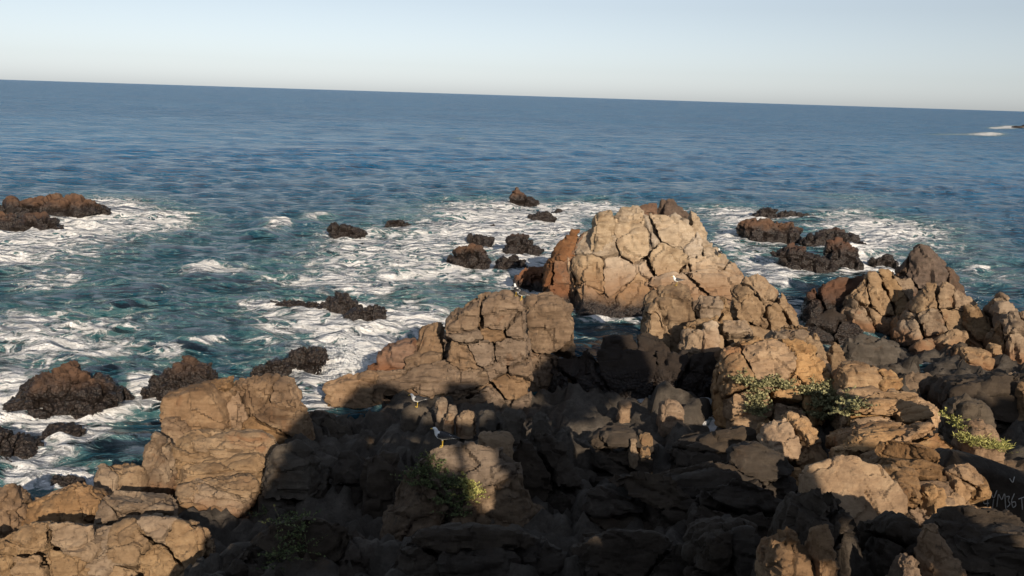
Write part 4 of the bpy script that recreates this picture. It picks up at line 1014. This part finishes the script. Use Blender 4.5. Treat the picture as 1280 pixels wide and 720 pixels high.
rock('rock_outcrop', 'shaded blocky ledges at the bottom centre of the picture', [
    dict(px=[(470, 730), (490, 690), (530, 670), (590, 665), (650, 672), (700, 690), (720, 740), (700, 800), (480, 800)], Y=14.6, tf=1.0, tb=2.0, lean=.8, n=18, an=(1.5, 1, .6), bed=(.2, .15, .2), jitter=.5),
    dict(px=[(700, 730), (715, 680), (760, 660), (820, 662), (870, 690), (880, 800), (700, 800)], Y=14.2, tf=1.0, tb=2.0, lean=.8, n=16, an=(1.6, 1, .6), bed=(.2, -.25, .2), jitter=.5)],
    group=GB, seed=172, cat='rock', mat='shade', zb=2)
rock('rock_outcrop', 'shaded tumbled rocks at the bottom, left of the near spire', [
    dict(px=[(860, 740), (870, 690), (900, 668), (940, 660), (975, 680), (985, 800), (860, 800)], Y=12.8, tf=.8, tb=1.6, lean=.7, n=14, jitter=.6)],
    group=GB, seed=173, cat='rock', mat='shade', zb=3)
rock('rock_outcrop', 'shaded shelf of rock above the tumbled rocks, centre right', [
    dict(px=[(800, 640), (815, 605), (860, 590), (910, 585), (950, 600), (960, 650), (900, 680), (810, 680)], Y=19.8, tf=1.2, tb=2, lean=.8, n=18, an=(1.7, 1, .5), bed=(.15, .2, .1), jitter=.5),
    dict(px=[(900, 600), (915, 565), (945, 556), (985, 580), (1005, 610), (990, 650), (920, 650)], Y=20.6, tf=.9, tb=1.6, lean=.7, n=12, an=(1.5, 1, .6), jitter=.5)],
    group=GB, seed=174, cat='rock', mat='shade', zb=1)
boulder('orange-lit boulder alone in the dark channel', [(822, 518), (826, 503), (838, 497), (850, 500), (858, 512), (856, 524), (838, 530), (825, 526)], 30.0, 101, mat='ochre', tf=.5, zb=0)
boulder('small two-lobed stone catching light in the dark channel', [(771, 505), (775, 498), (781, 501), (787, 498), (790, 506), (782, 511), (774, 510)], 30.5, 102, mat='ochre', tf=.3, tb=.3, zb=0)
boulder('small sunlit stone at the near edge of the dark channel', [(786, 556), (788, 547), (796, 548), (798, 558), (790, 562)], 24.0, 103, mat='tan', tf=.25, tb=.3, zb=1)
boulder('sunlit fin of stone right of the small sunlit stone by the channel', [(797, 556), (800, 542), (812, 538), (818, 546), (814, 558), (802, 562)], 24.2, 104, mat='tan', tf=.3, tb=.4, zb=1)
finish_rocks()
JOBS_FEET = []
for J in JOBS:
    for a_, f_ in J['raw']:
        if a_[:, 2].min() > 0.1 or J['origin'][1] < 24: continue
        es = {tuple(sorted((ff[i], ff[i - 1]))) for ff in f_ for i in range(len(ff))}
        q = []
        for i, j in es:
            z0, z1 = a_[i][2], a_[j][2]
            if (z0 - 0.05) * (z1 - 0.05) < 0: q.append(a_[i] + (a_[j] - a_[i]) * ((0.05 - z0) / (z1 - z0)))
        if len(q) > 2:
            q = np.array(q); c_ = q.mean(0); q = q[np.argsort(np.arctan2(q[:, 1] - c_[1], q[:, 0] - c_[0]))]
            q = np.concatenate([q, (q + np.roll(q, 1, 0)) / 2]); JOBS_FEET.append({'raw_pts': q})
build_sea()
print('rocks', time.time() - T0, STATS)

# ------------------------------------------------------------------ gulls
def plain(name, col, rough=0.7, var=0.15, scale=30.0):
    k = NT(name)
    geo = k.node('ShaderNodeNewGeometry')
    n = k.noise(geo.outputs['Position'], scale, 4, 0.6)
    k.lk(k.mix(k.maprange(n, 0.3, 0.7, 0, 1), tuple(c * (1 - var) for c in col), tuple(min(1, c * (1 + var)) for c in col)), k.b.inputs['Base Color'])
    k.b.inputs['Roughness'].default_value = rough
    return k.m
G_WHITE = plain('white_feathers', (0.78, 0.78, 0.76), 0.8, 0.05)
G_DARK = plain('slate_feathers', (0.045, 0.043, 0.045), 0.75, 0.2)
G_BEAK = plain('yellow_beak', (0.62, 0.42, 0.06), 0.5, 0.1)
def loft(sec, nr=14):
    """sec: list of (x, y, z, half width, half height)"""
    V, Fc = [], []
    P = np.array([q[:3] for q in sec], float)
    for i, q in enumerate(sec):
        t = P[min(i + 1, len(P) - 1)] - P[max(i - 1, 0)]; t /= np.linalg.norm(t)
        side = np.array([0, 1.0, 0]); side -= t * (side @ t); side /= np.linalg.norm(side)
        up_ = np.cross(t, side)
        for a in range(nr):
            an_ = 2 * math.pi * a / nr
            V.append(P[i] + side * math.cos(an_) * q[3] + up_ * math.sin(an_) * q[4])
    for i in range(len(sec) - 1):
        for a in range(nr):
            b = (a + 1) % nr
            Fc.append([i * nr + a, i * nr + b, (i + 1) * nr + b, (i + 1) * nr + a])
    Fc.append(list(range(nr))[::-1]); Fc.append([(len(sec) - 1) * nr + a for a in range(nr)])
    return np.array(V), Fc
def gull_mesh():
    parts = []
    body = loft([(-.33, 0, .225, .018, .008), (-.27, 0, .235, .045, .014), (-.19, 0, .245, .058, .035), (-.10, 0, .252, .078, .066), (0, 0, .262, .093, .090), (.08, 0, .280, .084, .090), (.125, 0, .318, .062, .070), (.145, 0, .362, .045, .050), (.158, 0, .402, .041, .043), (.185, 0, .432, .040, .039), (.215, 0, .430, .030, .030), (.235, 0, .424, .016, .018), (.265, 0, .420, .011, .013), (.292, 0, .410, .006, .008)])
    parts.append(body)
    wings = []
    for s_ in (-1, 1):
        w = loft([(.095, s_ * .070, .305, .014, .030), (.05, s_ * .088, .298, .018, .058), (-.05, s_ * .090, .285, .017, .062), (-.15, s_ * .066, .276, .014, .046), (-.25, s_ * .036, .266, .011, .030), (-.36, s_ * .012, .250, .009, .015), (-.42, s_ * .004, .240, .006, .008)])
        wings.append(w); parts.append(w)
        parts.append(loft([(-.005, s_ * .034, .20, .016, .016), (-.005, s_ * .036, .10, .0085, .0085), (.0, s_ * .038, .012, .0085, .0085)], 8))
        parts.append(loft([(-.012, s_ * .038, .006, .010, .007), (.03, s_ * .042, .006, .020, .007), (.06, s_ * .045, .005, .026, .006)], 8))
    V0, F0, o = [], [], 0
    for v, f in parts:
        V0.append(v); F0 += [[q + o for q in ff] for ff in f]; o += len(v)
    V, N, L, S, TT = remesh(np.concatenate(V0), F0, 0.0065, 1)
    me = mesh_from('gull', V, L, S, TT, G_WHITE)
    me.materials.append(G_DARK); me.materials.append(G_BEAK)
    cen = np.array([V[L[s:s + t]].mean(0) for s, t in zip(S, TT)])
    W = np.concatenate([w[0] for w in wings]); B = body[0]
    Wd = np.concatenate([W, (W + np.roll(W, -14, 0)) / 2, W * .75 + np.roll(W, -14, 0) * .25, W * .25 + np.roll(W, -14, 0) * .75])
    Bd = np.concatenate([B, (B + np.roll(B, -14, 0)) / 2])
    dw = np.sqrt(((cen[:, None] - Wd[None]) ** 2).sum(2)).min(1); db = np.sqrt(((cen[:, None] - Bd[None]) ** 2).sum(2)).min(1)
    mi = np.where((dw < db) & (cen[:, 2] > .225), 1, 0)
    mi[(np.abs(cen[:, 1]) < .06) & (cen[:, 2] > .29) & (cen[:, 0] < .06)] = 1        # dark mantle
    mi[(cen[:, 0] > .228)] = 2
    mi[(cen[:, 2] < .165)] = 2
    me.polygons.foreach_set('material_index', mi.astype(np.int32))
    return me
GM = gull_mesh()
def gull(label, x, y, yaw, scale=1.0, dz=0.0):
    P = cast(x, y, 2.5).astype(float)
    A = REGALL[0]
    m_ = (np.abs(A[:, 0] - P[0]) < 0.10) & (np.abs(A[:, 1] - P[1]) < 0.10) & (np.abs(A[:, 2] - P[2]) < 0.9)
    if m_.any(): P[2] = A[m_, 2].max()                   # feet on the top of the rock
    o = new_obj('gull', GM); o.location = (P[0], P[1], P[2] - 0.01 + dz)
    o.rotation_euler = (0, 0, R(yaw)); o.scale = (scale,) * 3
    tag(o, label, 'gull', 'gulls resting on the rocks')
gull('white gull with dark wings standing in sunlight on the brown rock in the shade', 521, 512, 200, 1.05)
gull('black-backed white gull standing on the dark foreground hump, nearest of the gulls', 552, 567, 172, 1.05)
gull('tiny white gull on top of the pale upright block, mid right', 845, 358, 200)
gull('tiny white gull on the right slope of the big pale rock', 899, 326, 100)
gull('tiny white gull on the crest of the tan jointed cliff, left of two', 645, 395, 120)
gull('tiny white gull on the crest of the tan jointed cliff, right of two', 651, 400, 160)

# ------------------------------------------------------------------ shrubs
def leaf_mat(name, a, b, c):
    k = NT(name)
    geo = k.node('ShaderNodeNewGeometry')
    n = k.noise(geo.outputs['Position'], 6.0, 4, 0.6)
    col = k.ramp(k.math('ADD', k.math('MULTIPLY', n, 0.5), k.math('MULTIPLY', geo.outputs['Random Per Island'], 0.5)), [(0.25, a), (0.5, b), (0.78, c)])
    k.lk(col, k.b.inputs['Base Color']); k.b.inputs['Roughness'].default_value = 0.75
    k.b.inputs['Specular IOR Level'].default_value = 0.2
    return k.m
LF = {'sage': leaf_mat('sage_leaf', (0.12, 0.125, 0.06), (0.24, 0.235, 0.12), (0.38, 0.35, 0.19)),
      'green': leaf_mat('green_leaf', (0.05, 0.07, 0.03), (0.09, 0.115, 0.05), (0.17, 0.19, 0.075)),
      'yellow': leaf_mat('yellow_green_leaf', (0.18, 0.20, 0.06), (0.36, 0.35, 0.11), (0.55, 0.52, 0.20))}
STEM = plain('woody_stem', (0.11, 0.085, 0.055), 0.9, 0.2)
def shrub(label, spots, mat, seed, h=0.5, stems=16, leaves=16, leaf=0.06, spread=0.8, name='shrub', cat='shrub', narrow=0.3):
    rng = np.random.default_rng(seed)
    V, Fc, SV, SF = [], [], [], []
    pts = [cast(x, y) for x, y in spots]
    org = np.mean(pts, 0)
    for P in pts:
        base = P - org
        for _ in range(stems):
            d = np.array([rng.normal(0, spread), rng.normal(-0.45, spread * 0.7), 0.75 + 0.3 * rng.random()]); d /= np.linalg.norm(d)
            ln = h * (0.45 + 0.75 * rng.random())
            b0 = base + np.array([rng.normal(0, .10), rng.normal(0, .10), -0.08])
            bend = np.array([rng.normal(0, .25), rng.normal(-.1, .2), -0.25 * rng.random()])
            def pos(t): return b0 + d * ln * t + bend * ln * t * t
            o = len(SV); r = 0.008
            for t in (0, .5, 1):
                p = pos(t); rr = r * (1 - .6 * t)
                for a in range(3): SV.append(p + rr * np.array([math.cos(a * 2.1), math.sin(a * 2.1), 0]))
            for q in (0, 3):
                for a in range(3):
                    b = (a + 1) % 3; SF.append((o + q + a, o + q + b, o + q + 3 + b, o + q + 3 + a))
            for _l in range(leaves):
                t = 0.2 + 0.85 * rng.random()
                p = pos(t); u = rng.normal(0, 1, 3); u[2] = abs(u[2]) * .8; u /= np.linalg.norm(u)
                w = np.cross(u, rng.normal(0, 1, 3)); w /= np.linalg.norm(w) + 1e-6
                L = leaf * (0.6 + 0.8 * rng.random()); Wd = L * narrow
                o = len(V)
                V += [p, p + u * L * .5 + w * Wd, p + u * L, p + u * L * .5 - w * Wd]
                Fc.append((o, o + 1, o + 2, o + 3))
    root = new_obj(name, None); root.location = org; root.empty_display_size = .2
    tag(root, label, cat, 'plants growing among the rocks')
    for nm, vv, ff, mm in (('foliage', V, Fc, LF[mat]), ('stem', SV, SF, STEM)):
        me = bpy.data.meshes.new(nm); me.from_pydata([tuple(v) for v in vv], [], ff); me.update(); me.materials.append(mm)
        o = new_obj(nm, me, root); o['kind'] = 'stuff'
shrub('pale sage shrub trailing down the face of the rounded ochre bluff', [(926, 474), (934, 478), (944, 482), (954, 480), (963, 478), (972, 481), (980, 484), (950, 490), (944, 498), (948, 507), (945, 516), (951, 512)], 'sage', 1, h=.45, stems=24, leaves=24, leaf=.085)
shrub('large sage-green shrub in the cleft right of the ochre bluff', [(1010, 492), (1018, 486), (1026, 490), (1034, 488), (1042, 494), (1050, 500), (1058, 502), (1066, 508), (1030, 500), (1020, 505), (1040, 508), (1050, 515), (1032, 516), (1022, 520), (1038, 524), (1060, 515)], 'sage', 2, h=.52, stems=24, leaves=26, leaf=.085)
shrub('small yellow-green plant beside the brown angular boulder', [(1184, 520), (1190, 522), (1196, 526), (1200, 530), (1203, 534)], 'yellow', 3, h=.32, stems=12, leaves=16, leaf=.06)
shrub('dark green bush on the shaded left side of the foreground hump', [(515, 590), (528, 584), (540, 590), (552, 598), (560, 608), (545, 606), (530, 600), (555, 622), (566, 630), (572, 618), (520, 600), (540, 575), (550, 585), (565, 600), (575, 640)], 'green', 4, h=.36, stems=20, leaves=20, leaf=.05)
shrub('bright yellow-green tuft in a patch of sun on the foreground hump', [(580, 598), (584, 603), (588, 609), (590, 616), (592, 622), (585, 612), (594, 614)], 'yellow', 5, h=.28, stems=18, leaves=20, leaf=.05)
shrub('dim grey-green bush in deep shade at the lower left of the foreground', [(350, 690), (360, 670), (372, 660), (365, 690), (380, 685), (345, 705), (375, 645)], 'green', 6, h=.5, stems=14, leaves=16, leaf=.055)
shrub('tuft of green grass at the foot of the ochre angular boulder', [(1206, 545), (1212, 548), (1220, 551), (1228, 554), (1236, 556), (1244, 558), (1250, 560), (1215, 553)], 'yellow', 7, h=.26, stems=26, leaves=10, leaf=.11, spread=.5, name='grass_tuft', cat='grass', narrow=.07)
shrub('dark twiggy plant on the shaded ledge left of the dim bush', [(335, 640), (322, 655), (345, 650)], 'green', 8, h=.35, stems=10, leaves=12, leaf=.05)

# ------------------------------------------------------------------ scratched writing on the dark rock at the right edge
LET = [[(1230, 616), (1229, 630), (1236, 629)], [(1235, 618), (1234, 634)], [(1238, 615), (1242, 624), (1246, 613)], [(1242, 624), (1240, 640)],
       [(1246, 633), (1248, 616), (1252, 626), (1256, 615), (1257, 636), (1260, 640)], [(1258, 621), (1262, 620), (1260, 626), (1263, 630), (1259, 634)],
       [(1268, 617), (1264, 626), (1266, 635), (1270, 632), (1269, 627), (1265, 628)], [(1273, 624), (1281, 621)], [(1277, 623), (1278, 637)],
       [(1262, 598), (1266, 604), (1268, 596)]]
def writing():
    rk = [o for o in PENDING if o.get('label', '').startswith('dark weathered rock with scratched')][0]
    bl = [o for o in PENDING if o.parent == rk][0]
    C = np.empty(len(bl.data.vertices) * 3, np.float32); bl.data.vertices.foreach_get('co', C)
    C = C.reshape(-1, 3) + np.array(rk.location)
    cx, cy = project(C); cw = (C - CAM) @ fwd
    def on_rock(x, y):                                   # the face of this rock alone
        r_ = 2.5
        while True:
            i = np.flatnonzero((np.abs(cx - x) < r_) & (np.abs(cy - y) < r_))
            if len(i): break
            r_ *= 1.6
        i = i[cw[i] < cw[i].min() + 0.3]
        return CAM + ray(x, y) * float(np.median(cw[i]))
    V, Fc = [], []
    org = np.array(rk.location)
    for l in LET:
        W = []
        for (x0, y0), (x1, y1) in zip(l[:-1], l[1:]):
            for t in np.linspace(0, 1, 6)[:-1]: W.append((x0 + (x1 - x0) * t, y0 + (y1 - y0) * t))
        W.append(l[-1])
        Q = []
        for x, y in W:
            p = on_rock(x, y); Q.append(p + (CAM - p) / np.linalg.norm(CAM - p) * 0.035)
        Q = np.array(Q)
        for _ in range(2): Q[1:-1] = (Q[:-2] + 2 * Q[1:-1] + Q[2:]) / 4
        o = len(V)
        for i, p in enumerate(Q):
            t = Q[min(i + 1, len(Q) - 1)] - Q[max(i - 1, 0)]; t = t / (np.linalg.norm(t) + 1e-9)
            s_ = np.cross(t, fwd); s_ /= np.linalg.norm(s_) + 1e-9; u_ = np.cross(t, s_)
            for a in range(4): V.append(p + 0.011 * (s_ * math.cos(a * math.pi / 2) + u_ * math.sin(a * math.pi / 2)) - org)
        for i in range(len(Q) - 1):
            for a in range(4):
                b = (a + 1) % 4; Fc.append((o + 4 * i + a, o + 4 * i + b, o + 4 * i + 4 + b, o + 4 * i + 4 + a))
    me = bpy.data.meshes.new('writing'); me.from_pydata([tuple(v) for v in V], [], Fc); me.update()
    me.materials.append(plain('chalky_scratch', (0.42, 0.40, 0.37), 0.95, 0.25, 60))
    o = new_obj('writing', me, rk); o['label'] = 'pale hand-scratched letters on the dark rock face'; o['kind'] = 'stuff'
writing()

# ------------------------------------------------------------------ spray thrown up beside the left tip of the cliff
def spray():
    rng = np.random.default_rng(3)
    V, Fc = [], []
    for _ in range(2600):
        x = 438 + np.clip(rng.normal(0, 15), -34, 26); y = 448 + np.clip(rng.normal(0, 15), -30, 30)
        P = at_z(x, y + 10, 0.0)
        hh = abs(rng.normal(0, .45)) * math.exp(-((x - 440) / 26) ** 2)
        P = P + np.array([rng.normal(0, .3), rng.normal(0, .5), hh + .02])
        r = 0.010 + 0.018 * rng.random() ** 3
        o = len(V)
        for d in ((1, 0, 0), (-1, 0, 0), (0, 1, 0), (0, -1, 0), (0, 0, 1.2), (0, 0, -1.2)): V.append(P + r * np.array(d))
        for f in ((0, 2, 4), (2, 1, 4), (1, 3, 4), (3, 0, 4), (2, 0, 5), (1, 2, 5), (3, 1, 5), (0, 3, 5)): Fc.append(tuple(o + q for q in f))
    me = bpy.data.meshes.new('spray'); me.from_pydata([tuple(v) for v in V], [], Fc); me.update()
    me.materials.append(plain('spray_drops', (0.82, 0.84, 0.85), 0.4, 0.05))
    o = new_obj('spray', me); tag(o, 'white spray of drops beside the left tip of the mid-shore cliff', 'spray', kind='stuff')
spray()
for o in PENDING: COL.objects.link(o)
if TMP is not None:
    me_ = TMP.data; bpy.data.objects.remove(TMP); bpy.data.meshes.remove(me_)
print('done', time.time() - T0, STATS)
